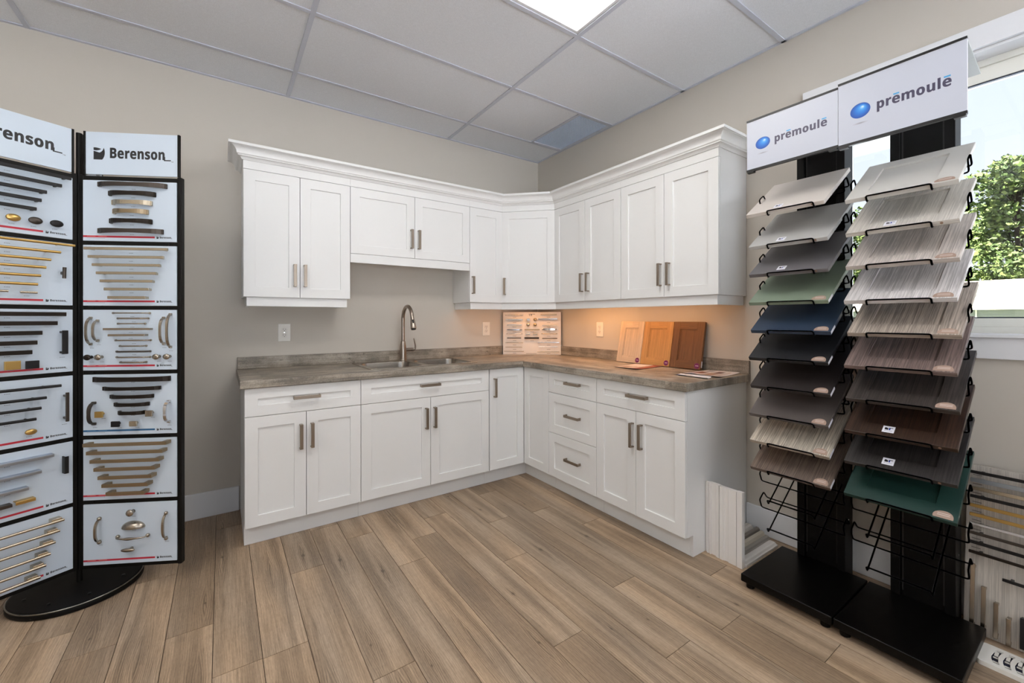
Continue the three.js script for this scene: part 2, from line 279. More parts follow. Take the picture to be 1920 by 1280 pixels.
// window
{
  const w = struct('window_1', null), Z0 = WIN.z0, Z1 = WIN.z1, Y0 = WIN.y0, Y1 = WIN.y1, vinyl = mat(0xe7e6de, 0.4), cas = M.trimWhite;
  part('window_casing', [span(-0.02, -0.0005, Y1, Y1 + 0.092, Z0 - 0.1, Z1 + 0.1, 0.002), span(-0.02, -0.0005, Y0, Y1, Z0 - 0.092, Z0, 0.002), span(-0.02, -0.0005, Y0, Y1, Z1, Z1 + 0.092, 0.002), span(-0.02, -0.0005, Y0 - 0.1, Y0 - 0.014, Z0 - 0.092, Z1 + 0.092, 0.002)], cas, w);
  part('window_sill', span(-0.035, 0.1, Y0 - 0.014, Y0 + 0.002, Z0 - 0.1, Z1 + 0.1, 0.003), cas, w);
  part('jamb', [span(0.0005, 0.15, Y1 - 0.012, Y1, Z0, Z1), span(0.0005, 0.15, Y0, Y1 - 0.012, Z0, Z0 + 0.006), span(0.0005, 0.15, Y0, Y1 - 0.012, Z1 - 0.006, Z1)], cas, w);
  part('window_frame', [span(0.09, 0.15, Y1 - 0.04, Y1 - 0.012, Z0 + 0.006, Z1 - 0.006, 0.002), span(0.1, 0.15, Y1 - 0.103, Y1 - 0.04, Z0 + 0.006, Z1 - 0.006, 0.002), span(0.1, 0.15, Y0, Y0 + 0.066, Z0 + 0.006, Z1 - 0.006, 0.002), span(0.09, 0.15, Y0, Y0 + 0.03, Z0 + 0.006, Z1 - 0.006, 0.002), span(0.1, 0.15, Y0 + 0.066, Y1 - 0.103, Z0 + 0.006, Z0 + 0.072, 0.002), span(0.1, 0.15, Y0 + 0.066, Y1 - 0.103, Z1 - 0.072, Z1 - 0.006, 0.002)], vinyl, w);
  part('gasket', [span(0.104, 0.12, Y1 - 0.108, Y1 - 0.103, Z0 + 0.072, Z1 - 0.072), span(0.104, 0.12, Y0 + 0.066, Y0 + 0.071, Z0 + 0.072, Z1 - 0.072), span(0.104, 0.12, Y0 + 0.066, Y1 - 0.103, Z0 + 0.072, Z0 + 0.078), span(0.104, 0.12, Y0 + 0.066, Y1 - 0.103, Z1 - 0.078, Z1 - 0.072)], mat(0x2b3345, 0.6), w);
  part('window_pane', span(0.122, 0.126, Y0 + 0.066, Y1 - 0.103, Z0 + 0.072, Z1 - 0.072), M.glass, w);
}

{
  const w = struct('unseen_window_2', null), n = 3, sw = (WF.x1 - WF.x0) / n;  // out of view; placed to send cool daylight onto ceiling and cabinets
  part('window_casing', [span(WF.x0 - 0.09, WF.x1 + 0.09, WF.y1, WF.y1 + 0.09, RZ - 0.02, RZ - 0.0005), span(WF.x0 - 0.09, WF.x1 + 0.09, WF.y0 - 0.09, WF.y0, RZ - 0.02, RZ - 0.0005), span(WF.x0 - 0.09, WF.x0, WF.y0, WF.y1, RZ - 0.02, RZ - 0.0005), span(WF.x1, WF.x1 + 0.09, WF.y0, WF.y1, RZ - 0.02, RZ - 0.0005)], M.trimWhite, w);
  for (let k = 0; k < n; k++) {
    const a = WF.x0 + k * sw, b = a + sw;
    part('window_frame', [span(a, b, WF.y0, WF.y0 + 0.05, RZ + 0.06, RZ + 0.12), span(a, b, WF.y1 - 0.05, WF.y1, RZ + 0.06, RZ + 0.12), span(a, a + 0.05, WF.y0 + 0.05, WF.y1 - 0.05, RZ + 0.06, RZ + 0.12), span(b - 0.05, b, WF.y0 + 0.05, WF.y1 - 0.05, RZ + 0.06, RZ + 0.12)], M.trimWhite, w);
    part('window_pane', span(a + 0.05, b - 0.05, WF.y0 + 0.05, WF.y1 - 0.05, RZ + 0.088, RZ + 0.092), M.glass, w);
  }
}

// ---------------------------------------------------------------- cabinets
const ZB = 0.6246, ZU = 0.3079, DT = 0.02;                       // door planes and door thickness
// shaker front, local: centred in x, y; back at z 0, front at z DT
function shaker(w, h, rail = 0.062, rec = 0.008) {
  const s = new THREE.Shape([[-w / 2, -h / 2], [w / 2, -h / 2], [w / 2, h / 2], [-w / 2, h / 2]].map(([x, y]) => new THREE.Vector2(x, y)));
  const a = w / 2 - rail, b = h / 2 - Math.min(rail, h * 0.38);
  s.holes.push(new THREE.Path([[-a, -b], [-a, b], [a, b], [a, -b]].map(([x, y]) => new THREE.Vector2(x, y))));
  const g = new THREE.ExtrudeGeometry(s, { depth: DT - 0.003, bevelEnabled: true, bevelThickness: 0.0015, bevelSize: 0.0015, bevelOffset: -0.0015, bevelSegments: 2 }).translate(0, 0, 0.0015);
  return merge([g, box(2 * a + 0.006, 2 * b + 0.006, DT - rec - 0.002, 0, 0, (DT - rec) / 2)]);
}
// flat bar pull, local: along y, centred, standing on z 0
const pullGeo = merge([rbox(0.018, 0.142, 0.006, 0, 0, 0.029, 0.0012), rbox(0.0175, 0.007, 0.028, 0, 0.0672, 0.014, 0.001), rbox(0.0175, 0.007, 0.028, 0, -0.0672, 0.014, 0.001)]);
function pull(parent, x, y, horizontal) { const o = part('handle', pullGeo, M.nickel, parent, 'brushed nickel bar handle'); o.position.set(x, y, DT); if (horizontal) o.rotation.z = Math.PI / 2; return o; }
// a cabinet group works in local axes: x along its wall (rightwards as seen), z out of the wall
function cabinet(name, label, run) { const t = thing(name, label, 'cabinet'); if (run === 'right') t.rotation.y = -Math.PI / 2; return t; }
const g3 = 0.0015;
function front(t, kind, x0, x1, y0, y1, z, handle) {            // handle: [x, y, horizontal] in cabinet axes
  const cx = (x0 + x1) / 2, cy = (y0 + y1) / 2, o = part(kind, shaker(x1 - x0 - 2 * g3, y1 - y0 - 2 * g3), M.cab, t);
  o.position.set(cx, cy, z - DT); if (handle) pull(o, handle[0] - cx, handle[1] - cy, handle[2]); return o;
}
// right run: local x = world z, local z = -world x  (rotation.y = -90deg maps local x to +z, local z to -x)
const YB0 = 0.1146, YCT = 0.8799, YDR = 0.7207, ZT = 0.5556;
const bodyGeo = (x0, x1, ends = '') => merge([span(x0 + 0.001, x1 - 0.001, YB0, YCT - 0.002, 0.003, ZB - DT - 0.002)]);
const toe = (x0, x1, z1 = ZT) => span(x0 + (x0 < -2.4 ? 0 : 0.0005), x1 - 0.0005, 0, YB0 - 0.0005, ZT - 0.018, z1, 0.0008);
{ // 1: drawer over two doors, end of the sink run
  const t = cabinet('base_cabinet', 'white base cabinet with one drawer over two doors at open end of sink run'), x0 = -2.4858, xm = -2.1826, x1 = -1.875;
  part('body', bodyGeo(x0, x1), M.cab, t); part('toe_kick', [toe(x0, x1), span(x0, x0 + 0.018, 0, YB0 - 0.0005, 0.02, ZT - 0.018)], M.cab, t);
  front(t, 'drawer', x0, x1, YDR, YCT - 0.003, ZB, [(x0 + x1) / 2, 0.806, true]);
  front(t, 'door', x0, xm, YB0, YDR, ZB, [-2.2115, 0.58]); front(t, 'door', xm, x1, YB0, YDR, ZB, [-2.153, 0.58]);
}
{ // 2: sink base
  const t = cabinet('base_cabinet', 'white sink base cabinet with wide false drawer and two doors below the faucet'), x0 = -1.875, xm = -1.4122, x1 = -0.9455;
  part('body', [span(x0 + 0.001, x0 + 0.019, YB0, YCT - 0.002, 0.003, ZB - DT - 0.002), span(x1 - 0.019, x1 - 0.001, YB0, YCT - 0.002, 0.003, ZB - DT - 0.002), span(x0 + 0.019, x1 - 0.019, YB0, YB0 + 0.018, 0.003, ZB - DT - 0.002), span(x0 + 0.019, x1 - 0.019, YB0 + 0.018, YCT - 0.002, ZB - DT - 0.02, ZB - DT - 0.002), span(x0 + 0.019, x1 - 0.019, YB0 + 0.018, YCT - 0.002, 0.003, 0.012)], M.cab, t);
  part('toe_kick', toe(x0, x1), M.cab, t);
  front(t, 'drawer', x0, x1, YDR, YCT - 0.003, ZB, [-1.418, 0.805, true]);
  front(t, 'door', x0, xm, YB0, YDR, ZB, [-1.446, 0.58]); front(t, 'door', xm, x1, YB0, YDR, ZB, [-1.385, 0.58]);
}
{ // 3: inside corner with folding pair of doors
  const t = cabinet('corner_base_cabinet', 'white inside corner base cabinet with two narrow doors meeting at right angles'), x0 = -0.9455, z1 = 0.9353, q = ZB - DT - 0.002;
  part('body', slabXZ([[x0 + 0.001, 0.003], [-0.003, 0.003], [-0.003, z1 - 0.001], [-q, z1 - 0.001], [-q, q], [x0 + 0.001, q]], YB0, YCT - 0.002), M.cab, t);
  part('toe_kick', [span(x0 + 0.0005, -ZT, 0, YB0 - 0.0005, ZT - 0.018, ZT), span(-ZT, -ZT + 0.018, 0, YB0 - 0.0005, ZT - 0.018, z1 - 0.0005)], M.cab, t);
  const d1 = front(t, 'door', x0 + 0.005, -ZB, YB0, YCT - 0.003, ZB, [-0.899, 0.736]);
  const d2 = part('door', shaker(z1 - ZB - 2 * g3 - 0.001, YCT - 0.003 - YB0 - 2 * g3), M.cab, t); d2.position.set(-ZB + DT, (YB0 + YCT - 0.003) / 2, (z1 + ZB) / 2); d2.rotation.y = -Math.PI / 2;
}
{ // 4: drawer stack
  const t = cabinet('drawer_base_cabinet', 'white base cabinet with a stack of three drawers', 'right'), x0 = 0.9353, x1 = 1.4177, c = 1.203;
  part('body', bodyGeo(x0, x1), M.cab, t); part('toe_kick', toe(x0, x1), M.cab, t);
  front(t, 'drawer', x0, x1, YDR, YCT - 0.003, ZB, [c, 0.8095, true]); front(t, 'drawer', x0, x1, 0.431, YDR, ZB, [c, 0.584, true]); front(t, 'drawer', x0, x1, YB0, 0.431, ZB, [c, 0.281, true]);
}
{ // 5: drawer over doors, exposed end
  const t = cabinet('base_cabinet', 'white base cabinet with one drawer over two doors beside the swatch stands', 'right'), x0 = 1.4177, xm = 1.7314, x1 = 2.0519;
  part('body', bodyGeo(x0, x1 - 0.016), M.cab, t); part('toe_kick', toe(x0, x1 - 0.0165), M.cab, t);
  const q = ZB - DT; const s = new THREE.Shape([[0.003, 0.0005], [ZT - 0.0, 0.0005], [ZT, YB0], [q, YB0], [q, YCT - 0.002], [0.003, YCT - 0.002]].map(([a, b]) => new THREE.Vector2(a, b)));
  part('end_panel', new THREE.ExtrudeGeometry(s, { depth: 0.016, bevelEnabled: false }).rotateY(-Math.PI / 2).translate(x1, 0, 0), M.cab, t);
  front(t, 'drawer', x0, x1, YDR, YCT - 0.003, ZB, [1.7495, 0.8075, true]);
  front(t, 'door', x0, xm, YB0, YDR, ZB, [1.712, 0.58]); front(t, 'door', xm, x1, YB0, YDR, ZB, [1.774, 0.5815]);
}
// wall cabinets
const YU0 = 1.3905, YU1 = 2.1662, YS0 = 1.7068, YUT = 2.222, YL = 1.335, q = ZU - DT;
const frieze = (x0, x1) => span(x0, x1, YU1 + 0.001, YUT, q - 0.004, ZU - 0.0005);
{
  const t = cabinet('wall_cabinet', 'white wall cabinet with two tall doors at the spinner end'), x0 = -2.4795, xm = -2.172, x1 = -1.8621;
  part('body', span(x0 + 0.0005, x1 - 0.0005, YU0, YUT, 0.003, q - 0.001), M.cab, t); part('frieze', frieze(x0, x1 - 0.0003), M.cab, t);
  part('light_rail', [span(x0 + 0.018, x1 - 0.018, YL, YU0 - 0.0005, q - 0.02, q, 0.001), span(x0 + 0.018, x0 + 0.036, YL, YU0 - 0.0005, 0.003, q - 0.02, 0.001), span(x1 - 0.036, x1 - 0.018, YL, YU0 - 0.0005, 0.003, q - 0.02, 0.001)], M.cab, t);
  front(t, 'door', x0, xm, YU0, YU1, ZU, [-2.202, 1.533]); front(t, 'door', xm, x1, YU0, YU1, ZU, [-2.143, 1.533]);
}
{
  const t = cabinet('wall_cabinet', 'short white wall cabinet with two doors above the sink'), x0 = -1.8621, xm = -1.4, x1 = -0.9359;
  part('body', span(x0 + 0.0005, x1 - 0.0005, YS0, YUT, 0.003, q - 0.001), M.cab, t); part('frieze', frieze(x0 + 0.0003, x1 - 0.0003), M.cab, t);
  part('valance', span(x0 + 0.0006, x1 - 0.0006, 1.645, YS0 - 0.001, ZU - 0.02, ZU - 0.0005, 0.001), M.cab, t);
  front(t, 'door', x0, xm, YS0, YU1, ZU, [-1.428, 1.848]); front(t, 'door', xm, x1, YS0, YU1, ZU, [-1.371, 1.848]);
}
const DG = 0.6114;
{
  const t = cabinet('wall_cabinet', 'narrow white wall cabinet with a single door between sink and corner units'), x0 = -0.9359, x1 = -DG - 0.006;
  part('body', span(x0 + 0.0005, x1, YU0, YUT, 0.003, q - 0.001), M.cab, t); part('frieze', frieze(x0 + 0.0003, x1), M.cab, t);
  part('light_rail', [span(x0 + 0.018, x1, YL, YU0 - 0.0005, q - 0.02, q, 0.001), span(x0 + 0.018, x0 + 0.036, YL, YU0 - 0.0005, 0.003, q - 0.02, 0.001)], M.cab, t);
  front(t, 'door', x0, x1 - 0.002, YU0, YU1, ZU, [-0.911, 1.5305]);
}
{ // diagonal corner
  const t = cabinet('corner_wall_cabinet', 'white diagonal corner wall cabinet with one door'), a = DG + 0.0055, b = DG + 0.004;
  const e = 0.001;
  part('body', slabXZ([[-a, 0.003], [-0.003, 0.003], [-0.003, a], [-q + e, a], [-a, q - e]], YU0, YUT), M.cab, t);
  const d = Math.SQRT1_2, mx = -(a + q) / 2, mz = (a + q) / 2, L = Math.hypot(a - q, a - q);
  const put = (o, y, off) => { o.position.set(mx - d * off, y, mz + d * off); o.rotation.y = -Math.PI / 4; return o; };
  put(part('frieze', box(L + 0.0, YUT - YU1 - 0.001, 0.018, 0, 0, 0), M.cab, t), (YUT + YU1 + 0.001) / 2, 0.0095);
  put(part('light_rail', box(L + 0.004, YU0 - YL - 0.0005, 0.018), M.cab, t), (YU0 + YL) / 2, -0.009);
  const dr = put(part('door', shaker(L - 0.016, YU1 - YU0 - 2 * g3), M.cab, t), (YU0 + YU1) / 2, 0.0005); pull(dr, -L / 2 + 0.034, 1.531 - (YU0 + YU1) / 2, false);
}
for (const [x0, xm, x1, ha, hb, label, end] of [[DG + 0.006, 0.9832, 1.3405, 0.9605, 1.0245, 'white wall cabinet with two doors next to the diagonal corner unit', false], [1.3405, 1.6937, 2.052, 1.669, 1.732, 'white wall cabinet with two doors at the swatch stand end', true]]) {
  const t = cabinet('wall_cabinet', label, 'right');
  part('body', span(x0 + 0.0005, x1 - 0.0005, YU0, YUT, 0.003, q - 0.001), M.cab, t); part('frieze', frieze(x0 + 0.0003, x1 - 0.0003), M.cab, t);
  const lr = [span(x0, end ? x1 - 0.018 : x1, YL, YU0 - 0.0005, q - 0.02, q, 0.001)]; if (end) lr.push(span(x1 - 0.036, x1 - 0.018, YL, YU0 - 0.0005, 0.003, q - 0.02, 0.001));
  part('light_rail', lr, M.cab, t);
  front(t, 'door', x0 + 0.002, xm, YU0, YU1, ZU, [ha, 1.533]); front(t, 'door', xm, x1, YU0, YU1, ZU, [hb, 1.533]);
}
// crown moulding, mitred along the cabinet tops
{
  const t = thing('cabinet_crown', 'white mitred crown moulding along the tops of the wall cabinets', 'molding');
  const f = ZU, path = [[-2.4795, 0.001], [-2.4795, f], [-DG - 0.0135, f], [-f, DG + 0.0135], [-f, 2.052], [-0.001, 2.052]];
  const prof = [[0, 2.2165], [0.006, 2.2165], [0.009, 2.222], [0.015, 2.229], [0.022, 2.2325], [0.027, 2.2335], [0.027, 2.2385], [0.0315, 2.242]];
  for (let k = 0; k <= 8; k++) { const a = k / 8 * Math.PI / 2; prof.push([0.0335 + 0.031 * (1 - Math.cos(a)), 2.2445 + 0.037 * Math.sin(a)]); }
  prof.push([0.0665, 2.2835], [0.074, 2.2835], [0.074, 2.299], [0.0, 2.299]);
  const dirs = []; for (let i = 0; i + 1 < path.length; i++) { const dx = path[i + 1][0] - path[i][0], dz = path[i + 1][1] - path[i][1], l = Math.hypot(dx, dz); dirs.push([dx / l, dz / l]); }
  const nrm = dirs.map(([dx, dz]) => [-dz, dx]);                // outward
  const sgn = nrm[1][1] > 0 ? 1 : -1;
  const at = (i, o) => { const a = nrm[Math.max(0, i - 1)], b = nrm[Math.min(nrm.length - 1, i)]; let mx = a[0] + b[0], mz = a[1] + b[1]; const k = 2 / (mx * mx + mz * mz); return [path[i][0] + sgn * mx * k * o, path[i][1] + sgn * mz * k * o]; };
  for (let i = 0; i + 1 < path.length; i++) {
    const pos = [];
    const tri = (a, b, c) => pos.push(...a, ...b, ...c);
    const n = prof.length;
    for (let k = 0; k < n; k++) {
      const [o0, y0] = prof[k], [o1, y1] = prof[(k + 1) % n], A = at(i, o0), B = at(i + 1, o0), C = at(i + 1, o1), D = at(i, o1);
      tri([A[0], y0, A[1]], [B[0], y0, B[1]], [C[0], y1, C[1]]); tri([A[0], y0, A[1]], [C[0], y1, C[1]], [D[0], y1, D[1]]);
    }
    const g = new THREE.BufferGeometry(); g.setAttribute('position', new THREE.Float32BufferAttribute(pos, 3)); g.setAttribute('uv', new THREE.Float32BufferAttribute(new Float32Array(pos.length / 3 * 2), 2)); g.computeVertexNormals();
    part('crown_length', g, M.cab, t);
  }
}
// ---------------------------------------------------------------- worktop, sink, faucet
const CT = 0.9245, CF = 0.65;
const SK = { x: -1.395, z: 0.305, w: 0.81, d: 0.50 };
{
  const t = thing('countertop', 'weathered grey brown laminate worktop wrapping the corner with low backsplash', 'countertop');
  const hole = rrPath(SK.w - 0.03, SK.d - 0.03, 0.03, 4, SK.x, SK.z);
  part('worktop', boxUV(slabXZ([[-2.506, 0.001], [-0.001, 0.001], [-CF, CF], [-2.506, CF]], YCT, CT, 0.004, [hole]), 'x'), M.laminate, t);
  part('worktop', boxUV(slabXZ([[-0.001, 0.0015], [-0.001, 2.0745], [-CF, 2.0745], [-CF, CF + 0.0005]], YCT, CT, 0.004), 'z', 0.3, 0.45), M.laminate, t);
  part('backsplash', boxUV(span(-2.502, -0.0215, CT, 1.004, 0.001, 0.021, 0.002), 'x', 0.2, 0.3), M.laminate, t);
  part('backsplash', boxUV(span(-0.021, -0.001, CT, 1.004, 0.001, 2.0745, 0.002), 'z', 0.5, 0.1), M.laminate, t);
}
function loftRings(rings, capLast = true) {                       // rings: arrays of [x,y,z], equal length, closed
  const n = rings[0].length, pos = [], idx = [];
  for (const r of rings) for (const p of r) pos.push(...p);
  for (let i = 0; i + 1 < rings.length; i++) for (let k = 0; k < n; k++) { const a = i * n + k, b = i * n + (k + 1) % n, c = a + n, d = b + n; idx.push(a, c, b, b, c, d); }
  if (capLast) { const o = (rings.length - 1) * n, c = pos.length / 3; let x = 0, y = 0, z = 0; for (const p of rings[rings.length - 1]) { x += p[0] / n; y += p[1] / n; z += p[2] / n; } pos.push(x, y, z); for (let k = 0; k < n; k++) idx.push(o + k, c, o + (k + 1) % n); }
  const g = new THREE.BufferGeometry(); g.setAttribute('position', new THREE.Float32BufferAttribute(pos, 3)); g.setAttribute('uv', new THREE.Float32BufferAttribute(new Float32Array(pos.length / 3 * 2), 2)); g.setIndex(idx); g.computeVertexNormals(); return g;
}
{
  const t = thing('kitchen_sink', 'stainless steel double bowl drop-in sink', 'sink', [SK.x, CT, SK.z]);
  const bw = 0.352, bd = 0.385, bz = 0.04, bx = 0.197;
  const rim = slabXZ(rrPath(SK.w, SK.d, 0.035, 6), 0.0003, 0.0045, 0.0018, [rrPath(bw, bd, 0.06, 8, -bx, bz), rrPath(bw, bd, 0.06, 8, bx, bz)]);
  part('rim', rim, M.steel, t);
  for (const s of [-1, 1]) {
    const R = [[0.002, 0.004, 0], [0, -0.004, 0], [-0.004, -0.06, 0], [-0.010, -0.13, 0], [-0.018, -0.155, 0], [-0.04, -0.168, 0], [-0.12, -0.172, 0], [-0.28, -0.175, 0]];
    const b = part('bowl', loftRings(R.map(([o, y]) => rrPath(bw + 2 * o * (o < -0.1 ? 0.8 : 1), bd + 2 * o * (o < -0.1 ? 0.8 : 1), Math.max(0.02, 0.06 + o * 0.3), 8, s * bx, bz).map(([x, z]) => [x, y, z]))), new THREE.MeshStandardMaterial({ color: 0xb9b3ab, roughness: 0.27, metalness: 1, side: THREE.DoubleSide }), t);
    const dr = part('drain', lathe([[0, 0], [0.03, 0.0], [0.036, 0.002], [0.044, 0.004], [0.046, 0.002], [0.046, 0]], 24), M.chrome, b); dr.position.set(s * bx, -0.1735, bz);
  }
}
{
  const t = thing('faucet', 'brushed nickel pull-down gooseneck kitchen faucet with side lever', 'faucet', [-1.412, CT + 0.0045, 0.085]);
  part('body', lathe([[0, 0], [0.030, 0], [0.031, 0.003], [0.0275, 0.008], [0.0255, 0.03], [0.0262, 0.07], [0.0255, 0.10], [0.0215, 0.13], [0.0175, 0.150], [0.0165, 0.153], [0, 0.153]], 28), M.faucet, t);
  const c = []; c.push(V(0, 0.15, 0), V(0, 0.22, 0), V(0, 0.29, 0)); const rad = 0.098, y0 = 0.325; for (let k = 0; k <= 14; k++) { const a = Math.PI - k / 14 * Math.PI * 0.93; c.push(V(0, y0 + rad * Math.sin(a), rad + rad * Math.cos(a))); }
  part('spout', new THREE.TubeGeometry(new THREE.CatmullRomCurve3(c), 48, 0.0138, 14), M.faucet, t);
  const e = c[c.length - 1], d = e.clone().sub(c[c.length - 2]).normalize();
  const head = part('spray_head', lathe([[0, 0.006], [0.0122, 0.006], [0.0138, 0], [0.0145, -0.02], [0.019, -0.055], [0.0215, -0.085], [0.0215, -0.097], [0.019, -0.101], [0, -0.101]], 24), M.faucet, t); head.position.copy(e); head.quaternion.setFromUnitVectors(V(0, -1, 0), d);
  const bt = part('button', new THREE.SphereGeometry(1, 14, 10).scale(0.0075, 0.0165, 0.004), M.blackPlastic, head, 'black oval spray button'); bt.position.set(-0.003, -0.045, 0.0165); bt.rotation.x = -0.12; const ring = part('aerator', cyl(0.0175, 0.004, 0, -0.1025, 0, 20), M.blackPlastic, head);
  part('lever_hub', cyl(0.0125, 0.062, 0, 0, 0, 18).rotateZ(-Math.PI / 2).translate(0.05, 0.083, 0), M.faucet, t);
  const lv = new THREE.CatmullRomCurve3([V(0.078, 0.08, 0), V(0.094, 0.086, 0.002), V(0.1, 0.105, 0.004), V(0.093, 0.14, 0.006), V(0.085, 0.172, 0.008)]); const lg = new THREE.TubeGeometry(lv, 20, 0.0085, 10);
  { const p = lg.attributes.position, N = 21; for (let i = 0; i < p.count; i++) { const k = Math.floor(i / 11) / 20, cpt = lv.getPointAt(Math.min(1, k)), s = 1.15 - 0.75 * k; p.setXYZ(i, cpt.x + (p.getX(i) - cpt.x) * s, cpt.y + (p.getY(i) - cpt.y) * s, cpt.z + (p.getZ(i) - cpt.z) * s); } }
  part('lever', lg, M.faucet, t);
}
// outlets
function outlet(label, pos, turn) {
  const t = thing('wall_outlet', label, 'outlet', pos, 'wall outlets above the worktop'); t.rotation.y = turn;
  part('cover_plate', rbox(0.076, 0.122, 0.006, 0, 0, 0.0035, 0.0025, 2), M.plastic, t);
  for (const s of [-1, 1]) {
    const r = part('receptacle', merge([new THREE.ExtrudeGeometry(new THREE.Shape(rrPath(0.034, 0.03, 0.012, 5).map(([x, y]) => new THREE.Vector2(x, y))), { depth: 0.003, bevelEnabled: false }).translate(0, s * 0.0195, 0.006)]), mat(0xe3dfd8, 0.4), t);
    part('slots', [box(0.0022, 0.008, 0.0006, -0.0065, s * 0.0195 + 0.003, 0.0092), box(0.0022, 0.0065, 0.0006, 0.0065, s * 0.0195 + 0.003, 0.0092), cyl(0.0024, 0.0006, 0, 0, 0, 10).rotateX(Math.PI / 2).translate(0, s * 0.0195 - 0.0075, 0.0092)], M.slot, r);
  }
  part('screw', cyl(0.003, 0.001, 0, 0, 0, 10).rotateX(Math.PI / 2).translate(0, 0, 0.0068), M.chrome, t);
}
outlet('white duplex outlet on the wall below the spinner end cabinet', [-2.229, 1.162, 0.0005], 0);
outlet('white duplex outlet on the warm lit wall between faucet and corner board', [-0.602, 1.165, 0.0005], 0);
outlet('white duplex outlet on the window wall between corner board and wooden doors', [-0.0005, 1.167, 0.849], -Math.PI / 2);
// warm strip lamps behind the light rail of the corner cabinets
function strip(x, z, len, turn, label, dim = 1) {
  const t = thing('under_cabinet_light', label, 'lamp', [x, YU0 - 0.0015, z], 'warm strip lamps below the wall cabinets'); t.rotation.y = turn;
  part('housing', [box(len, 0.008, 0.03, 0, -0.004, 0), box(0.006, 0.012, 0.03, -len / 2 - 0.003, -0.006, 0), box(0.006, 0.012, 0.03, len / 2 + 0.003, -0.006, 0)], M.plastic, t);
  const em = mat(0xffffff, 0.5); em.emissive = new THREE.Color().setRGB(...STRIP_COLOR); em.emissiveIntensity = 2;
  part('lamp_lens', box(len - 0.01, 0.002, 0.02, 0, -0.0095, 0), em, t);
  const l = new THREE.RectAreaLight(new THREE.Color().setRGB(...STRIP_COLOR), STRIP_POWER * dim, len - 0.02, 0.02); l.name = 'strip_lamp'; l.position.set(0, -0.0125, 0); l.rotation.x = -Math.PI / 2; t.add(l);
}
strip(-0.385, 0.385, 0.36, -Math.PI / 4, 'warm strip lamp under the diagonal corner cabinet');
strip(-0.765, 0.22, 0.24, 0, 'short warm strip lamp under the narrow cabinet beside the sink', 0.3);
strip(-0.235, 0.98, 0.6, -Math.PI / 2, 'warm strip lamp under cabinet beside the diagonal corner unit');
strip(-0.235, 1.62, 0.5, -Math.PI / 2, 'warm strip lamp under cabinet above the wooden sample doors', 0.6);

// ---------------------------------------------------------------- printing
const ink = '#1d1d22';
function berensonWord(c, x, base, cap, wTot) {                    // the word mark, drawn from its symbol's left edge
  c.fillStyle = ink;
  const s = cap;                                                 // symbol: dark lens with a white swoosh
  c.beginPath(); c.moveTo(x, base - s * 0.66); c.lineTo(x + s * 0.55, base - s * 0.5); c.quadraticCurveTo(x + s * 0.85, base - s * 0.62, x + s * 0.93, base - s * 0.98); c.bezierCurveTo(x + s * 1.12, base - s * 0.55, x + s * 1.02, base - s * 0.02, x + s * 0.78, base + s * 0.2); c.lineTo(x, base + s * 0.2); c.closePath(); c.fill();
  c.beginPath(); c.moveTo(x, base - s * 1.0); c.bezierCurveTo(x + s * 0.3, base - s * 1.02, x + s * 0.55, base - s * 0.93, x + s * 0.7, base - s * 0.86); c.bezierCurveTo(x + s * 0.45, base - s * 0.68, x + s * 0.2, base - s * 0.68, x, base - s * 0.74); c.closePath(); c.fill();
  const tx = x + s * 1.42, tw = wTot - s * 1.42 - s * 0.45;
  c.save(); c.font = 'bold ' + (s * 1.32) + 'px sans-serif'; const m = c.measureText('Berenson').width; c.translate(tx, base); c.scale(tw / m, 1.06); c.fillText('Berenson', 0, 0); c.strokeStyle = ink; c.lineWidth = s * 0.045; c.strokeText('Berenson', 0, 0); c.restore();
  c.fillRect(tx + tw - s * 0.06, base + s * 0.0, s * 0.58, s * 0.11); c.fillRect(tx + tw - s * 0.14, base - s * 0.3, s * 0.12, s * 0.41);
}
const PAPER = '#cfdbe8';
const berensonSign = canvasTex(1024, 502, (c, w, h) => { c.fillStyle = PAPER; c.fillRect(0, 0, w, h); berensonWord(c, w * 0.083, h * 0.605, h * 0.238, w * 0.832); c.fillStyle = '#555'; c.font = (h * 0.04) + 'px sans-serif'; c.fillText('TM', w * 0.925, h * 0.66); });
function boardTex(marks, stripe, seedText) {                      // marks: [[x,y]...] fractions of the board for tiny size captions
  return canvasTex(640, 452, (c, w, h) => {
    c.fillStyle = PAPER; c.fillRect(0, 0, w, h);
    c.fillStyle = stripe; c.fillRect(0, h * 0.915, w * 0.765, h * 0.03);
    c.fillStyle = stripe === '#c2283b' ? '#e58a86' : '#5f8bb0'; c.fillRect(w * 0.04, h * 0.921, w * 0.09, h * 0.009); c.fillRect(w * 0.16, h * 0.921, w * 0.09, h * 0.009);
    c.fillStyle = '#8b94a0'; for (let k = 0; k < 12; k++) c.fillRect(w * (0.04 + k * 0.016), h * 0.956, w * 0.012, h * 0.005);
    berensonWord(c, w * 0.785, h * 0.945, h * 0.032, w * 0.17);
    c.fillStyle = '#6f7884'; for (const [x, y] of marks) { c.beginPath(); c.arc(w * x - 9, h * y, 2.4, 0, 7); c.fill(); c.fillRect(w * x - 4, h * y - 1.4, 4, 2.8); c.fillRect(w * x + 1.5, h * y - 1.4, 6, 2.8); c.fillRect(w * x + 9, h * y - 1.4, 6, 2.8); }
  });
}
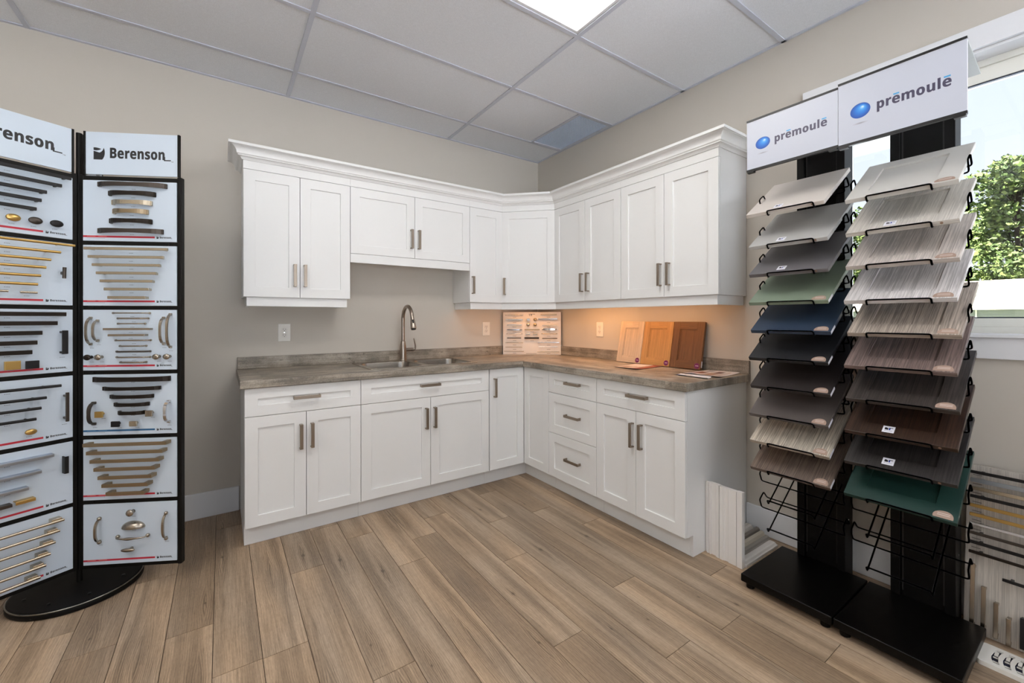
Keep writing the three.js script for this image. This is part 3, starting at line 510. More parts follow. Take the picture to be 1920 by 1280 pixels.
const premouleSign = canvasTex(1024, 704, (c, w, h) => {
  c.fillStyle = '#c6cad6'; c.fillRect(0, 0, w, h);
  c.save(); c.translate(w * 0.199, h * 0.715); c.scale(1, 0.17); const sg = c.createRadialGradient(0, 0, 0, 0, 0, w * 0.075); sg.addColorStop(0, '#8b8b96'); sg.addColorStop(0.6, '#b9b9c4'); sg.addColorStop(1, '#c6cad6'); c.fillStyle = sg; c.beginPath(); c.arc(0, 0, w * 0.075, 0, 7); c.fill(); c.restore();
  c.save(); c.translate(w * 0.198, h * 0.513); c.rotate(-0.12); c.scale(1, 0.93);
  const r = w * 0.088, gr = c.createRadialGradient(r * 0.3, -r * 0.42, r * 0.05, 0, 0, r); gr.addColorStop(0, '#d4ecff'); gr.addColorStop(0.22, '#4aa3ea'); gr.addColorStop(0.6, '#0f6fd0'); gr.addColorStop(1, '#0b4aa6'); c.fillStyle = gr; c.beginPath(); c.arc(0, 0, r, 0, 7); c.fill(); c.restore();
  c.save(); c.fillStyle = '#46425a'; c.font = 'bold 128px sans-serif'; const s = 'premoule', m = c.measureText(s).width, tw = w * 0.57; c.translate(w * 0.332, h * 0.572); c.scale(tw / m, 1.12); c.fillText(s, 0, 0); c.strokeStyle = '#46425a'; c.lineWidth = 3.5; c.strokeText(s, 0, 0);
  const xa = c.measureText('pr').width, xe = c.measureText('e').width, xb = c.measureText('premoul').width; c.fillStyle = '#46a0d8'; c.fillRect(xa + xe * 0.2, -h * 0.136, xe * 0.66, h * 0.02); c.fillRect(xb + xe * 0.2, -h * 0.136, xe * 0.66, h * 0.02); c.restore();
});
const logoSticker = canvasTex(128, 128, (c) => { c.fillStyle = '#e9e9f2'; c.fillRect(0, 0, 128, 128); c.fillStyle = '#12131c'; c.fillRect(22, 30, 22, 44); c.fillRect(22, 52, 38, 22); c.fillRect(44, 38, 14, 20); c.fillStyle = '#1b3fa8'; c.fillRect(66, 30, 16, 44); c.fillStyle = '#12131c'; c.fillRect(66, 28, 42, 12); c.fillStyle = '#55586a'; for (let k = 0; k < 6; k++) c.fillRect(24 + k * 14, 92, 9, 7); });
const ovalSticker = canvasTex(256, 160, (c) => { c.fillStyle = '#a98f80'; c.fillRect(0, 0, 256, 160); c.fillStyle = '#e6d8d0'; for (let k = 0; k < 2; k++) { c.fillRect(58, 62 + k * 34, 140, 9); } });

// ---------------------------------------------------------------- hardware pieces: local board axes, x right, y up, z out of the board
const HW = {
  bar: (L, h = 0.012, out = 0.03, th = 0.008, inset = 0.12) => [rbox(L, h, th, 0, 0, out, 0.0015), rbox(0.009, h * 0.9, out, -L * (0.5 - inset), 0, out / 2, 0.001), rbox(0.009, h * 0.9, out, L * (0.5 - inset), 0, out / 2, 0.001)],
  rod: (L, r = 0.006, out = 0.03, inset = 0.16) => [cyl(r, L, 0, 0, 0, 12).rotateZ(Math.PI / 2).translate(0, 0, out), cyl(r * 0.75, out, 0, 0, 0, 10).rotateX(Math.PI / 2).translate(-L * (0.5 - inset), 0, out / 2), cyl(r * 0.75, out, 0, 0, 0, 10).rotateX(Math.PI / 2).translate(L * (0.5 - inset), 0, out / 2)],
  edge: (L, h = 0.013, out = 0.032) => [rbox(L, h, 0.005, 0, 0, out, 0.001), rbox(0.02, h, out, -L / 2 + 0.01, 0, out / 2, 0.001), rbox(0.02, h, out, L / 2 - 0.01, 0, out / 2, 0.001)],
  lip: (L, out = 0.03, th = 0.003) => [rbox(L, th, out, 0, 0.005, out / 2, 0.001), rbox(L, 0.012, th, 0, -0.001, out, 0.001)],
  post: (L, r = 0.0065, out = 0.034) => [cyl(r, L, 0, 0, 0, 12).rotateZ(Math.PI / 2).translate(0, 0, out), rbox(0.034, 0.018, out, -L / 2 + 0.022, 0.004, out / 2, 0.002), rbox(0.034, 0.018, out, L / 2 - 0.022, 0.004, out / 2, 0.002)],
  arch: (L, w = 0.014, out = 0.032, th = 0.006, flare = 1.0) => {       // bowed strap pull along x
    const n = 14, rings = []; for (let i = 0; i <= n; i++) { const t = i / n * 2 - 1, x = t * L / 2, z = out * Math.pow(1 - Math.pow(Math.abs(t), 3.0), 0.7) + 0.003, ww = w * (1 + (flare - 1) * Math.abs(t)) / 2, hh = th / 2; rings.push([[x, -ww, z - hh], [x, ww, z - hh], [x, ww, z + hh], [x, -ww, z + hh]]); }
    const g = loftRings(rings, true); return [g.index ? g.toNonIndexed() : g, rbox(0.012, w * flare, 0.01, -L / 2 + 0.004, 0, 0.005, 0.002), rbox(0.012, w * flare, 0.01, L / 2 - 0.004, 0, 0.005, 0.002)].map((q) => { q.computeVertexNormals(); return q; });
  },
  slim: (L, h = 0.007, out = 0.026) => { const c = new THREE.CatmullRomCurve3([V(-L / 2, 0, out * 0.2), V(-L * 0.42, 0, out * 0.85), V(-L * 0.2, 0, out), V(0, 0, out * 1.05), V(L * 0.2, 0, out), V(L * 0.42, 0, out * 0.85), V(L / 2, 0, out * 0.2)]); return [new THREE.TubeGeometry(c, 22, h / 2, 8), cyl(0.005, 0.006, 0, 0, 0, 8).rotateX(Math.PI / 2).translate(-L / 2, 0, 0.003), cyl(0.005, 0.006, 0, 0, 0, 8).rotateX(Math.PI / 2).translate(L / 2, 0, 0.003)]; },
  knob: (rx = 0.016, ry = 0.016) => [lathe([[0, 0], [0.009, 0], [0.006, 0.004], [0.005, 0.012], [0.3 * 0.016, 0.014], [0.0135, 0.018], [0.016, 0.023], [0.0135, 0.028], [0.006, 0.030], [0, 0.0305]], 20).rotateX(Math.PI / 2).scale(rx / 0.016, ry / 0.016, 1)],
  square: (w = 0.03, h = 0.024) => [rbox(w, h, 0.009, 0, 0, 0.024, 0.0015), cyl(0.006, 0.02, 0, 0, 0, 10).rotateX(Math.PI / 2).translate(0, 0, 0.01)],
  cup: (w = 0.1) => { const s = new THREE.SphereGeometry(1, 20, 10, 0, Math.PI, 0, Math.PI / 2).scale(w / 2, 0.03, 0.03); return [s, rbox(w * 0.98, 0.004, 0.004, 0, 0.0, 0.003, 0.001)]; },
  rope: (L) => { const c = new THREE.CatmullRomCurve3([V(-L / 2, 0, 0.004), V(-L * 0.47, 0, 0.02), V(-L * 0.28, 0, 0.03), V(0, 0, 0.033), V(L * 0.28, 0, 0.03), V(L * 0.47, 0, 0.02), V(L / 2, 0, 0.004)]); const g = new THREE.TubeGeometry(c, 30, 0.004, 8), p = g.attributes.position; for (let i = 0; i < p.count; i++) { const k = Math.floor(i / 9) / 30, m = c.getPointAt(Math.min(1, k)), f = 0.85 + 0.9 * Math.exp(-Math.pow((k - 0.5) / 0.14, 2)); p.setXYZ(i, m.x + (p.getX(i) - m.x) * f, m.y + (p.getY(i) - m.y) * f, m.z + (p.getZ(i) - m.z) * f); } return [g, new THREE.SphereGeometry(0.009, 12, 8).translate(-L / 2, 0, 0.006), new THREE.SphereGeometry(0.009, 12, 8).translate(L / 2, 0, 0.006)]; },
};
function mount(parent, name, gs, m, x, y, z, turn = 0) { const o = part(name, merge(gs), m, parent); o.position.set(x, y, z); o.rotation.z = turn; return o; }

// ---------------------------------------------------------------- three-winged hardware spinner
{
  const t = thing('hardware_display_spinner', 'tall black three winged rotating display of cabinet pulls and knobs near the back wall', 'display stand', [-3.131, 0, 0.549]);
  part('base', lathe([[0, 0.012], [0.19, 0.012], [0.219, 0.0], [0.226, 0.004], [0.227, 0.018], [0.222, 0.027], [0.214, 0.031], [0, 0.034]], 56), M.blackMetal, t);
  part('base_trim', new THREE.TorusGeometry(0.2235, 0.0032, 8, 72).rotateX(Math.PI / 2).translate(0, 0.0262, 0), mat(0x8e8c86, 0.25, 1), t);
  for (const a of [0.35, 1.2, 1.95, 2.8, 4, 5.2]) part('screw', cyl(0.006, 0.004, Math.cos(a) * 0.17, 0.036, Math.sin(a) * 0.17, 10), M.blackPlastic, t);
  part('pole', cyl(0.011, 2.09, 0, 1.079, 0, 14), M.blackFrame, t);
  const BW = 0.401, BH = 0.283, TOP = 1.904, PITCH = 0.3024, UC = 0.2275, FD = 0.026;
  const wings = [[-28.5, 1, 'R'], [30, -1, 'L'], [91, 1, 'B']];
  const red = '#c2283b', blue = '#27608f';
  for (const [deg, dir, id] of wings) {
    const rot = deg * Math.PI / 180;
    const put = (o, u, y, zz) => { const ux = Math.cos(rot), uz = -Math.sin(rot), nx = Math.sin(rot), nz = Math.cos(rot); o.position.set(dir * u * ux + zz * nx, y, dir * u * uz + zz * nz); o.rotation.y = rot; return o; };
    const fr = [rbox(0.018, 1.84, FD, -0.21, 0, 0, 0.003), rbox(0.018, 1.84, FD, 0.21, 0, 0, 0.003)];
    for (let k = 0; k <= 6; k++) { const yy = TOP - k * PITCH + 0.0095 - 1.0105; fr.push(box(0.42, k === 0 || k === 6 ? 0.017 : 0.018, FD - 0.004, 0, k === 0 ? yy + 0.002 : k === 6 ? yy + 0.002 : yy, 0)); }
    for (let k = 1; k < 6; k++) for (const s of [-1, 1]) fr.push(cyl(0.0055, 0.004, 0, 0, 0, 10).rotateX(Math.PI / 2).translate(s * 0.162, TOP - k * PITCH + 0.0075 - 1.0105, FD / 2));
    put(part('wing_frame', fr, M.blackFrame, t), 0.2285, 1.0105, 0);
    const sg = put(part('header_sign', box(0.396, 0.198, 0.005), M.board, t), id === 'L' ? 0.2275 : 0.2355, 2.031, 0.0095);
    for (const x of [-0.2015, 0.2015]) part('sign_rail', box(0.008, 0.2, 0.012, x, 0, 0), M.blackFrame, sg);
    const sf = part('sign_face', new THREE.PlaneGeometry(0.395, 0.197), mat(0xffffff, 0.45, 0, { map: berensonSign }), sg, 'pale header card with dark lettering'); sf.position.z = 0.0031;
    if (id === 'B') { for (let k = 0; k < 6; k++) put(part('sample_board', box(BW, BH, 0.008), M.board, t), UC, TOP - BH / 2 - k * PITCH, 0.007); continue; }
    const boards = [];
    for (let k = 0; k < 6; k++) {
      const yc = TOP - BH / 2 - k * PITCH, b = put(part('sample_board', rbox(BW, BH, 0.008, 0, 0, 0, 0.001), M.board, t), UC, yc, 0.010);
      const items = []; boards.push(b);
      const X = (u) => dir * (u - UC), Y = (y) => y - yc, zf = 0.004, marks = [];
      const note = (x, y) => marks.push([0.5 + x / BW, 0.5 - (y - 0.016) / BH]);
      const H = (u0, u1, y, gs, m, nm = 'pull') => { mount(b, nm, gs, m, X((u0 + u1) / 2), Y(y), zf); note(X((u0 + u1) / 2), Y(y)); };
      const Vt = (u, y0, y1, f, m) => { mount(b, 'pull', f(Math.abs(y1 - y0)), m, X(u), Y((y0 + y1) / 2), zf, Math.PI / 2); note(X(u), Y(Math.min(y0, y1))); };
      const Kn = (u, y, gs, m) => { mount(b, 'knob', gs, m, X(u), Y(y), zf); note(X(u), Y(y) - 0.008); };
      if (id === 'R') {
        if (k === 0) [[0.096, 0.388, 1.8835, M.pewter], [0.141, 0.339, 1.8425, M.oilBronze], [0.155, 0.324, 1.8005, M.satin], [0.159, 0.307, 1.759, M.champagne], [0.145, 0.323, 1.714, M.oilBronze], [0.096, 0.372, 1.6675, M.pewter]].forEach(([a, c, y, m]) => H(a, c, y, HW.arch(c - a, 0.017, 0.024, 0.007, 1.35), m));
        if (k === 1) [[0.053, 0.407, 1.582], [0.07, 0.39, 1.544], [0.087, 0.375, 1.5065], [0.104, 0.359, 1.469], [0.12, 0.343, 1.432], [0.137, 0.327, 1.3945], [0.152, 0.313, 1.356]].forEach(([a, c, y]) => H(a, c, y, HW.bar(c - a, 0.0125, 0.026, 0.010, 0.06), M.satin));
        if (k === 2) {
          [[0.157, 0.313, 1.284, 0.006], [0.177, 0.307, 1.259, 0.008], [0.178, 0.293, 1.2345, 0.006], [0.130, 0.329, 1.2095, 0.01], [0.150, 0.307, 1.181, 0.01], [0.168, 0.317, 1.1565, 0.007], [0.186, 0.298, 1.13, 0.007], [0.172, 0.315, 1.104, 0.008], [0.172, 0.315, 1.0775, 0.007], [0.189, 0.298, 1.0535, 0.008]].forEach(([a, c, y, h], i) => H(a, c, y, i === 3 || i === 4 ? HW.bar(c - a, h, 0.024, 0.006, 0.04) : HW.slim(c - a, h, 0.022), i === 7 ? M.pewter : M.antique));
          [[0.063, 1.265, 1.136], [0.092, 1.252, 1.152], [0.375, 1.265, 1.136], [0.404, 1.282, 1.12]].forEach(([u, a, c]) => Vt(u, a, c, (L) => HW.arch(L, 0.009, 0.028, 0.005, 1.3), M.antique));
          [[0.062, M.oilBronze], [0.106, M.antique], [0.352, M.antique], [0.398, M.antique]].forEach(([u, m]) => Kn(u, 1.079, HW.knob(0.0155, 0.0135), m));
        }
        if (k === 3) {
          [[0.075, 0.402, 0.975], [0.116, 0.360, 0.932], [0.147, 0.329, 0.894], [0.164, 0.311, 0.857], [0.181, 0.295, 0.818]].forEach(([a, c, y], i) => H(a, c, y, HW.arch(c - a, i ? 0.015 : 0.02, 0.024, 0.007, 1.2), M.oilBronze));
          Vt(0.076, 0.87, 0.765, (L) => HW.arch(L, 0.012, 0.03, 0.006, 1.4), M.pewter); Vt(0.397, 0.871, 0.767, (L) => HW.arch(L, 0.011, 0.03, 0.006, 1.4), M.chrome);
          Kn(0.112, 0.815, HW.square(0.032, 0.028), M.brass); Kn(0.324, 0.815, HW.square(0.03, 0.028), M.antique); Kn(0.181, 0.769, HW.square(0.034, 0.026), M.blackPull); Kn(0.257, 0.769, HW.square(0.032, 0.024), M.satin);
        }
        if (k === 4) [[0.049, 0.408, 0.677], [0.063, 0.392, 0.640], [0.078, 0.377, 0.601], [0.094, 0.360, 0.5635], [0.111, 0.346, 0.525], [0.127, 0.329, 0.488], [0.144, 0.314, 0.45]].forEach(([a, c, y]) => H(a, c, y, HW.edge(c - a - 0.008, 0.016, 0.034), M.champagne));
        if (k === 5) {
          Vt(0.099, 0.327, 0.217, (L) => [...HW.arch(L, 0.009, 0.026, 0.007, 1.1), new THREE.SphereGeometry(0.009, 12, 8).translate(-L / 2, 0, 0.006), new THREE.SphereGeometry(0.009, 12, 8).translate(L / 2, 0, 0.006)], M.antique);
          Vt(0.385, 0.339, 0.218, (L) => [...HW.arch(L, 0.010, 0.026, 0.007, 0.8), new THREE.SphereGeometry(0.008, 12, 8).translate(-L / 2, 0, 0.006), new THREE.SphereGeometry(0.008, 12, 8).translate(L / 2, 0, 0.006)], M.antique);
          H(0.190, 0.294, 0.278, HW.cup(0.1), M.antique); H(0.177, 0.306, 0.238, HW.rope(0.128), M.antique); H(0.2, 0.262, 0.181, [new THREE.SphereGeometry(1, 18, 12).scale(0.03, 0.009, 0.008).translate(0, 0, 0.022), cyl(0.006, 0.02, 0, 0, 0, 10).rotateX(Math.PI / 2).translate(0.004, 0, 0.01)], M.antique, 'knob'); Kn(0.24, 0.353, HW.knob(0.016, 0.016), M.antique);
        }
      } else {
        const far = (u) => 0.455 - u;                              // symmetric bars run on to the far side
        if (k === 0) { [[0.041, 1.8935], [0.072, 1.852], [0.119, 1.811], [0.135, 1.771], [0.150, 1.73]].forEach(([u, y]) => H(u, far(u), y, HW.bar(far(u) - u, 0.014, 0.028, 0.012, 0.05), M.blackPull)); [[0.215, M.brass], [0.151, M.pewter], [0.086, M.blackPull]].forEach(([u, m]) => Kn(u, 1.681, HW.knob(0.022, 0.0155), m)); Kn(0.28, 1.681, HW.knob(0.022, 0.0155), M.satin); }
        if (k === 1) { [[0.030, 1.5905], [0.076, 1.554], [0.107, 1.517], [0.122, 1.4815], [0.138, 1.444], [0.147, 1.406]].forEach(([u, y]) => H(u, far(u), y, HW.rod(far(u) - u, 0.0058, 0.03, 0.13), M.brass)); H(0.147, 0.197, 1.3705, HW.rod(0.05, 0.0048, 0.026, 0.3), M.satin); H(0.23, 0.28, 1.3725, HW.rod(0.05, 0.0048, 0.026, 0.3), M.satin); H(0.313, 0.363, 1.3725, HW.rod(0.05, 0.0048, 0.026, 0.3), M.brass); mount(b, 'knob', HW.rod(0.05, 0.0065, 0.026, 0.45), M.pewter, X(0.063), Y(1.464), zf, Math.PI / 2 - 0.03); }
        if (k === 2) { [[0.057, 1.278], [0.085, 1.238], [0.132, 1.1965], [0.147, 1.155], [0.162, 1.1145]].forEach(([u, y]) => H(u, far(u), y, HW.bar(far(u) - u, 0.0175, 0.026, 0.008, 0.04), M.oilBronze)); Vt(0.062, 1.205, 1.099, (L) => HW.bar(L, 0.02, 0.03, 0.006, 0.07), M.blackPull); Kn(0.218, 1.0625, HW.square(0.046, 0.036), M.brass); Kn(0.161, 1.0605, HW.square(0.04, 0.034), M.blackPull); Kn(0.28, 1.0625, HW.square(0.046, 0.036), M.satin); }
        if (k === 3) { [[0.075, 0.959], [0.121, 0.913], [0.137, 0.8705], [0.152, 0.826]].forEach(([u, y]) => H(u, far(u), y, HW.rod(far(u) - u, 0.0062, 0.03, 0.16), M.blackPull)); Vt(0.055, 0.925, 0.794, (L) => HW.bar(L, 0.011, 0.03, 0.01, 0.12), M.pewter); Kn(0.165, 0.773, HW.knob(0.0185, 0.0125), M.brass); }
        if (k === 4) { [[0.097, 0.6545, M.alu], [0.135, 0.595, M.alu], [0.173, 0.536, M.alu]].forEach(([u, y, m]) => H(u, far(u), y, HW.lip(far(u) - u), m)); H(0.153, 0.211, 0.483, HW.lip(0.058), M.brass); H(0.22, 0.278, 0.481, HW.lip(0.058), M.pewter); H(0.288, 0.345, 0.481, HW.lip(0.058), M.alu); mount(b, 'pull', HW.lip(0.077, 0.026, 0.004), M.blackPull, X(0.056), Y(0.5975), zf, Math.PI / 2); }
        if (k === 5) [[0.067, 0.3575], [0.081, 0.3145], [0.095, 0.27], [0.110, 0.226], [0.124, 0.183], [0.141, 0.14]].forEach(([u, y]) => H(u, far(u), y, HW.post(far(u) - u, 0.0062, 0.032), M.satin));
      }
      const face = part('board_print', new THREE.PlaneGeometry(BW - 0.002, BH - 0.002), mat(0xffffff, 0.4, 0, { map: boardTex(marks, id === 'R' && k === 3 ? blue : red) }), b); face.position.z = zf + 0.0003;
    }
  }
}

// ---------------------------------------------------------------- door swatches on wire stands
const SLOPE = Math.atan2(0.195, 0.29), SX = -0.52, SW = 0.324, SD = 0.352, STH = 0.018, PITCHY = 0.1322, YTOP = 1.733;
const bracketGeo = merge([
  wire([[0.372, -0.0214, -0.093], [-0.0042, -0.0214, -0.093], [-0.0042, 0.003, -0.093], [-0.0042, 0.003, 0.093], [-0.0042, -0.0214, 0.093], [0.372, -0.0214, 0.093]], 0.0032, 0.007, 6),
  wire([[0.115, -0.0276, -0.15], [0.115, -0.0276, -0.170], [0.120, 0.019, -0.170], [0.170, 0.019, -0.170], [0.178, -0.0276, -0.170], [0.178, -0.0276, 0.170], [0.170, 0.019, 0.170], [0.120, 0.019, 0.170], [0.115, -0.0276, 0.170], [0.115, -0.0276, -0.15]], 0.0032, 0.01, 6)]);
function stand(zc, label, signY, rows) {
  const t = thing('swatch_display_stand', label, 'display stand', [0, 0, zc], 'black swatch stands at the window wall');
  part('base', [rbox(0.42, 0.035, 0.362, -0.38, 0.0425, 0, 0.004, 2), ...[[-0.56, -0.15], [-0.56, 0.15], [-0.2, -0.15], [-0.2, 0.15]].map(([x, z]) => cyl(0.018, 0.025, x, 0.0125, z, 14))], new THREE.MeshPhysicalMaterial({ color: 0x060505, roughness: 0.32, specularIntensity: 0.4 }), t);
  for (const s of [-1, 1]) { const u = part('upright', [rbox(0.012, 2.09, 0.032, -0.184, 1.106, s * 0.085, 0.002), rbox(0.09, 2.14, 0.004, -0.137, 1.081, s * 0.099, 0.001), rbox(0.01, 2.14, 0.03, -0.095, 1.081, s * 0.086, 0.002)], M.blackMetal, t); part('bolt', [0.3, 0.75, 1.3, 1.9].map((y) => cyl(0.004, 0.003, 0, 0, 0, 10).rotateX(Math.PI / 2).translate(-0.15, y, s * 0.1022)), M.chrome, u); }
  part('back_panel', [box(0.006, 2.14, 0.138, -0.1665, 1.0805, 0)], new THREE.MeshPhysicalMaterial({ color: 0x070606, roughness: 0.5, specularIntensity: 0.4 }), t);
  part('rail_slot', [box(0.002, 2.05, 0.005, -0.1702, 1.106, -0.064), box(0.002, 2.05, 0.005, -0.1702, 1.106, 0.064)], mat(0x2a2828, 0.35), t);
  for (let k = 0; k < 12; k++) { const b = part('wire_bracket', bracketGeo, M.blackWire, t); b.position.set(SX, rows[k], 0); b.rotation.z = SLOPE; }
  const [ya, yb] = signY, sh = yb - ya, sy = (ya + yb) / 2;
  const sg = part('header_sign', box(0.008, sh, 0.3655), M.labelWhite, t); sg.position.set(SX, sy, 0);
  const f = part('sign_face', new THREE.PlaneGeometry(0.365, sh - 0.014), mat(0xffffff, 0.35, 0, { map: premouleSign }), sg, 'white sign card with blue oval logo'); f.position.set(-0.0045, 0, 0); f.rotation.y = -Math.PI / 2;
  part('sign_channel', box(0.014, 0.008, 0.366, 0, sh / 2 - 0.002, 0), M.blackPlastic, sg); part('sign_channel', [box(0.014, 0.01, 0.366, 0.001, -sh / 2 + 0.004, 0), box(0.018, 0.008, 0.03, 0.002, -sh / 2 - 0.004, -0.165), box(0.018, 0.008, 0.03, 0.002, -sh / 2 - 0.004, 0.165)], M.blackPlastic, sg);
  const L = Math.hypot(0.235, 0.04); part('sign_flange', [rbox(L, 0.004, 0.365, 0, 0, 0, 0.001).rotateZ(-Math.atan2(0.04, 0.235)).translate(0.1215, sh / 2 - 0.024, 0), box(0.16, 0.012, 0.02, 0.255, sh / 2 - 0.052, -0.08), box(0.16, 0.012, 0.02, 0.255, sh / 2 - 0.052, 0.08)], mat(0xa6aaa8, 0.5), sg);
  return t;
}
stand(2.4995, 'black wire swatch stand nearer the cabinets with blue oval sign on top', [1.955, 2.196], [1.752, 1.597, 1.465, 1.332, 1.2005, 1.071, 0.939, 0.805, 0.679, 0.551, 0.416, 0.287]);
stand(2.8665, 'black wire swatch stand in front of the window with blue oval sign on top', [1.949, 2.207], [1.733, 1.598, 1.4645, 1.327, 1.1985, 1.0675, 0.9365, 0.806, 0.682, 0.5505, 0.414, 0.285]);
// swatch: local x up the slope, y out of its face, z along the wall; origin at the middle of its lower front edge
const stickerOval = (() => { const s = new THREE.Shape(); s.moveTo(-0.026, 0); s.bezierCurveTo(-0.032, 0.02, -0.016, 0.032, 0.002, 0.032); s.bezierCurveTo(0.017, 0.032, 0.026, 0.02, 0.026, 0.006); s.lineTo(0.026, 0); s.closePath(); const g = new THREE.ExtrudeGeometry(s, { depth: 0.0004, bevelEnabled: false }); const uv = g.attributes.uv; for (let i = 0; i < uv.count; i++) uv.setXY(i, (uv.getX(i) + 0.03) / 0.06, uv.getY(i) / 0.034); return g; })();
const matOval = mat(0xffffff, 0.5, 0, { map: ovalSticker }), matLogo = mat(0xffffff, 0.5, 0, { map: logoSticker });
const slabGeo = boxUV(rbox(SD, STH, SW, SD / 2, -STH / 2, 0, 0.0018, 2), 'x');
const shakerSwatch = (() => {
  const a = 0.062, s = new THREE.Shape([[0, -SW / 2], [SD, -SW / 2], [SD, SW / 2], [0, SW / 2]].map(([x, y]) => new THREE.Vector2(x, y)));
  s.holes.push(new THREE.Path([[a, -SW / 2 + a], [a, SW / 2 - a], [SD - a, SW / 2 - a], [SD - a, -SW / 2 + a]].map(([x, y]) => new THREE.Vector2(x, y))));
  const g = new THREE.ExtrudeGeometry(s, { depth: STH - 0.003, bevelEnabled: true, bevelThickness: 0.0015, bevelSize: 0.0015, bevelOffset: -0.0015, bevelSegments: 2 }).rotateX(-Math.PI / 2).translate(0, -STH + 0.0015, 0);
  return boxUV(merge([g, box(SD - 2 * a + 0.004, 0.010, SW - 2 * a + 0.004, SD / 2, -STH + 0.0055, 0)]), 'x');
})();
const SWATCHES = [
  // [stand, row y, z centre, colour, grain, shaker, sticker, edge label, label]
  ['L', 1.752, 2.470, 0xd2cac3, null, 0, 'logo', 0, 'smooth light beige slab swatch, topmost on the stand nearer the cabinets', 0.5],
  ['L', 1.597, 2.482, 0xb1b0ae, null, 0, 'logo', 0, 'smooth pale grey slab swatch below the topmost beige slab', 0.45],
  ['L', 1.465, 2.484, 0x686568, null, 0, 'logo', 0, 'smooth slate grey slab swatch above the sage green slab', 0.42],
  ['L', 1.332, 2.483, 0x7c8a78, null, 0, 'oval', 1, 'smooth sage green slab swatch', 0.45],
  ['L', 1.2005, 2.492, 0x2b3a4f, null, 0, 'oval', 1, 'smooth navy blue slab swatch below the sage green slab', 0.42],
  ['L', 1.071, 2.482, 0x1d1e22, null, 0, 'oval', 1, 'smooth black slab swatch below the navy blue slab', 0.42],
  ['L', 0.939, 2.490, 0x292424, null, 0, 'oval', 1, 'smooth brown black slab swatch above the satin grey brown slab', 0.38],
  ['L', 0.805, 2.483, 0x5a5452, null, 0, 'oval', 1, 'satin grey brown slab swatch above the pale striped wood slab', 0.27],
  ['L', 0.679, 2.487, 0xd6cbbb, 'grainHigh', 0, 'oval', 1, 'pale taupe striped wood slab swatch', 0.42],
  ['L', 0.551, 2.489, 0x7d6c61, 'grainHigh', 0, 'oval', 1, 'brown wood slab swatch, lowest on the stand nearer the cabinets', 0.45],
  ['R', 1.733, 2.866, 0xcac7c2, null, 1, 'oval', 0, 'plain light grey framed door swatch, topmost on the window side stand', 0.5],
  ['R', 1.598, 2.868, 0xd8d2ca, 'grainLow', 1, 'logo', 0, 'whitewashed wood framed door swatch with small black logo sticker', 0.5],
  ['R', 1.4645, 2.868, 0xd9cfc8, 'grainMid', 1, 'oval', 0, 'pale wood framed door swatch third from top of the window side stand', 0.5],
  ['R', 1.327, 2.862, 0xe8e3e2, 'grainMid', 1, 'oval', 0, 'white streaked wood framed door swatch level with the distant roof', 0.5],
  ['R', 1.1985, 2.873, 0xc8b9ac, 'grainHigh', 1, 'oval', 0, 'grey taupe wood framed door swatch above the walnut brown one', 0.48],
  ['R', 1.0675, 2.862, 0x94807a, 'grainHigh', 1, 'oval', 0, 'walnut brown wood framed door swatch on the window side stand', 0.45],
  ['R', 0.9365, 2.868, 0x4c4440, 'grainHigh', 1, 'oval', 0, 'charcoal brown wood framed door swatch with beige oval sticker', 0.45],
  ['R', 0.806, 2.863, 0x452f22, 'grainHigh', 1, 'logo', 0, 'dark chocolate wood framed door swatch with square logo sticker', 0.42],
  ['R', 0.682, 2.862, 0x3a3635, 'grainHigh', 1, 'logo', 0, 'near black wood framed door swatch with square logo sticker above green door', 0.42],
  ['R', 0.5505, 2.861, 0x1b3a34, null, 1, 'oval', 0, 'dark green framed door swatch, lowest on the window side stand', 0.45],
];
const grains = { grainLow, grainMid, grainHigh };
for (const [st, y, z, col, gr, sh, sticker, edge, label, ro] of SWATCHES) {
  const t = thing('door_swatch', label, 'door sample', [SX, y, z], st === 'L' ? 'swatches on the stand nearer the cabinets' : 'swatches on the window side stand'); t.rotation.z = SLOPE;
  const m = mat(col, ro, 0, gr ? { map: grains[gr] } : {});
  const panel = part('panel', sh ? shakerSwatch : slabGeo, m, t);
  if (sticker === 'oval') { const o = part('sticker', stickerOval, matOval, t, 'beige oval sticker'); o.rotation.set(-Math.PI / 2, 0, -Math.PI / 2); o.position.set(0.006, 0.0002, SW / 2 - 0.036); }
  else { const o = part('sticker', box(0.034, 0.0005, 0.036), matLogo, t, 'small square logo sticker'); const uv = o.geometry.attributes.uv; o.geometry = new THREE.PlaneGeometry(0.036, 0.034).rotateX(-Math.PI / 2).rotateY(-Math.PI / 2); o.position.set(0.04, 0.0004, -0.03); part('drill_hole', cyl(0.0045, 0.0008, 0, 0, 0, 12).rotateZ(Math.PI / 2).translate(-0.0003, -STH / 2, SW / 2 - 0.045), mat(0x8a6f5c, 0.7), t); }
  if (edge) part('edge_label', box(0.05, 0.012, 0.0006, 0.03, -STH / 2, SW / 2 + 0.0003), M.labelWhite, t, 'white printed edge label');
}

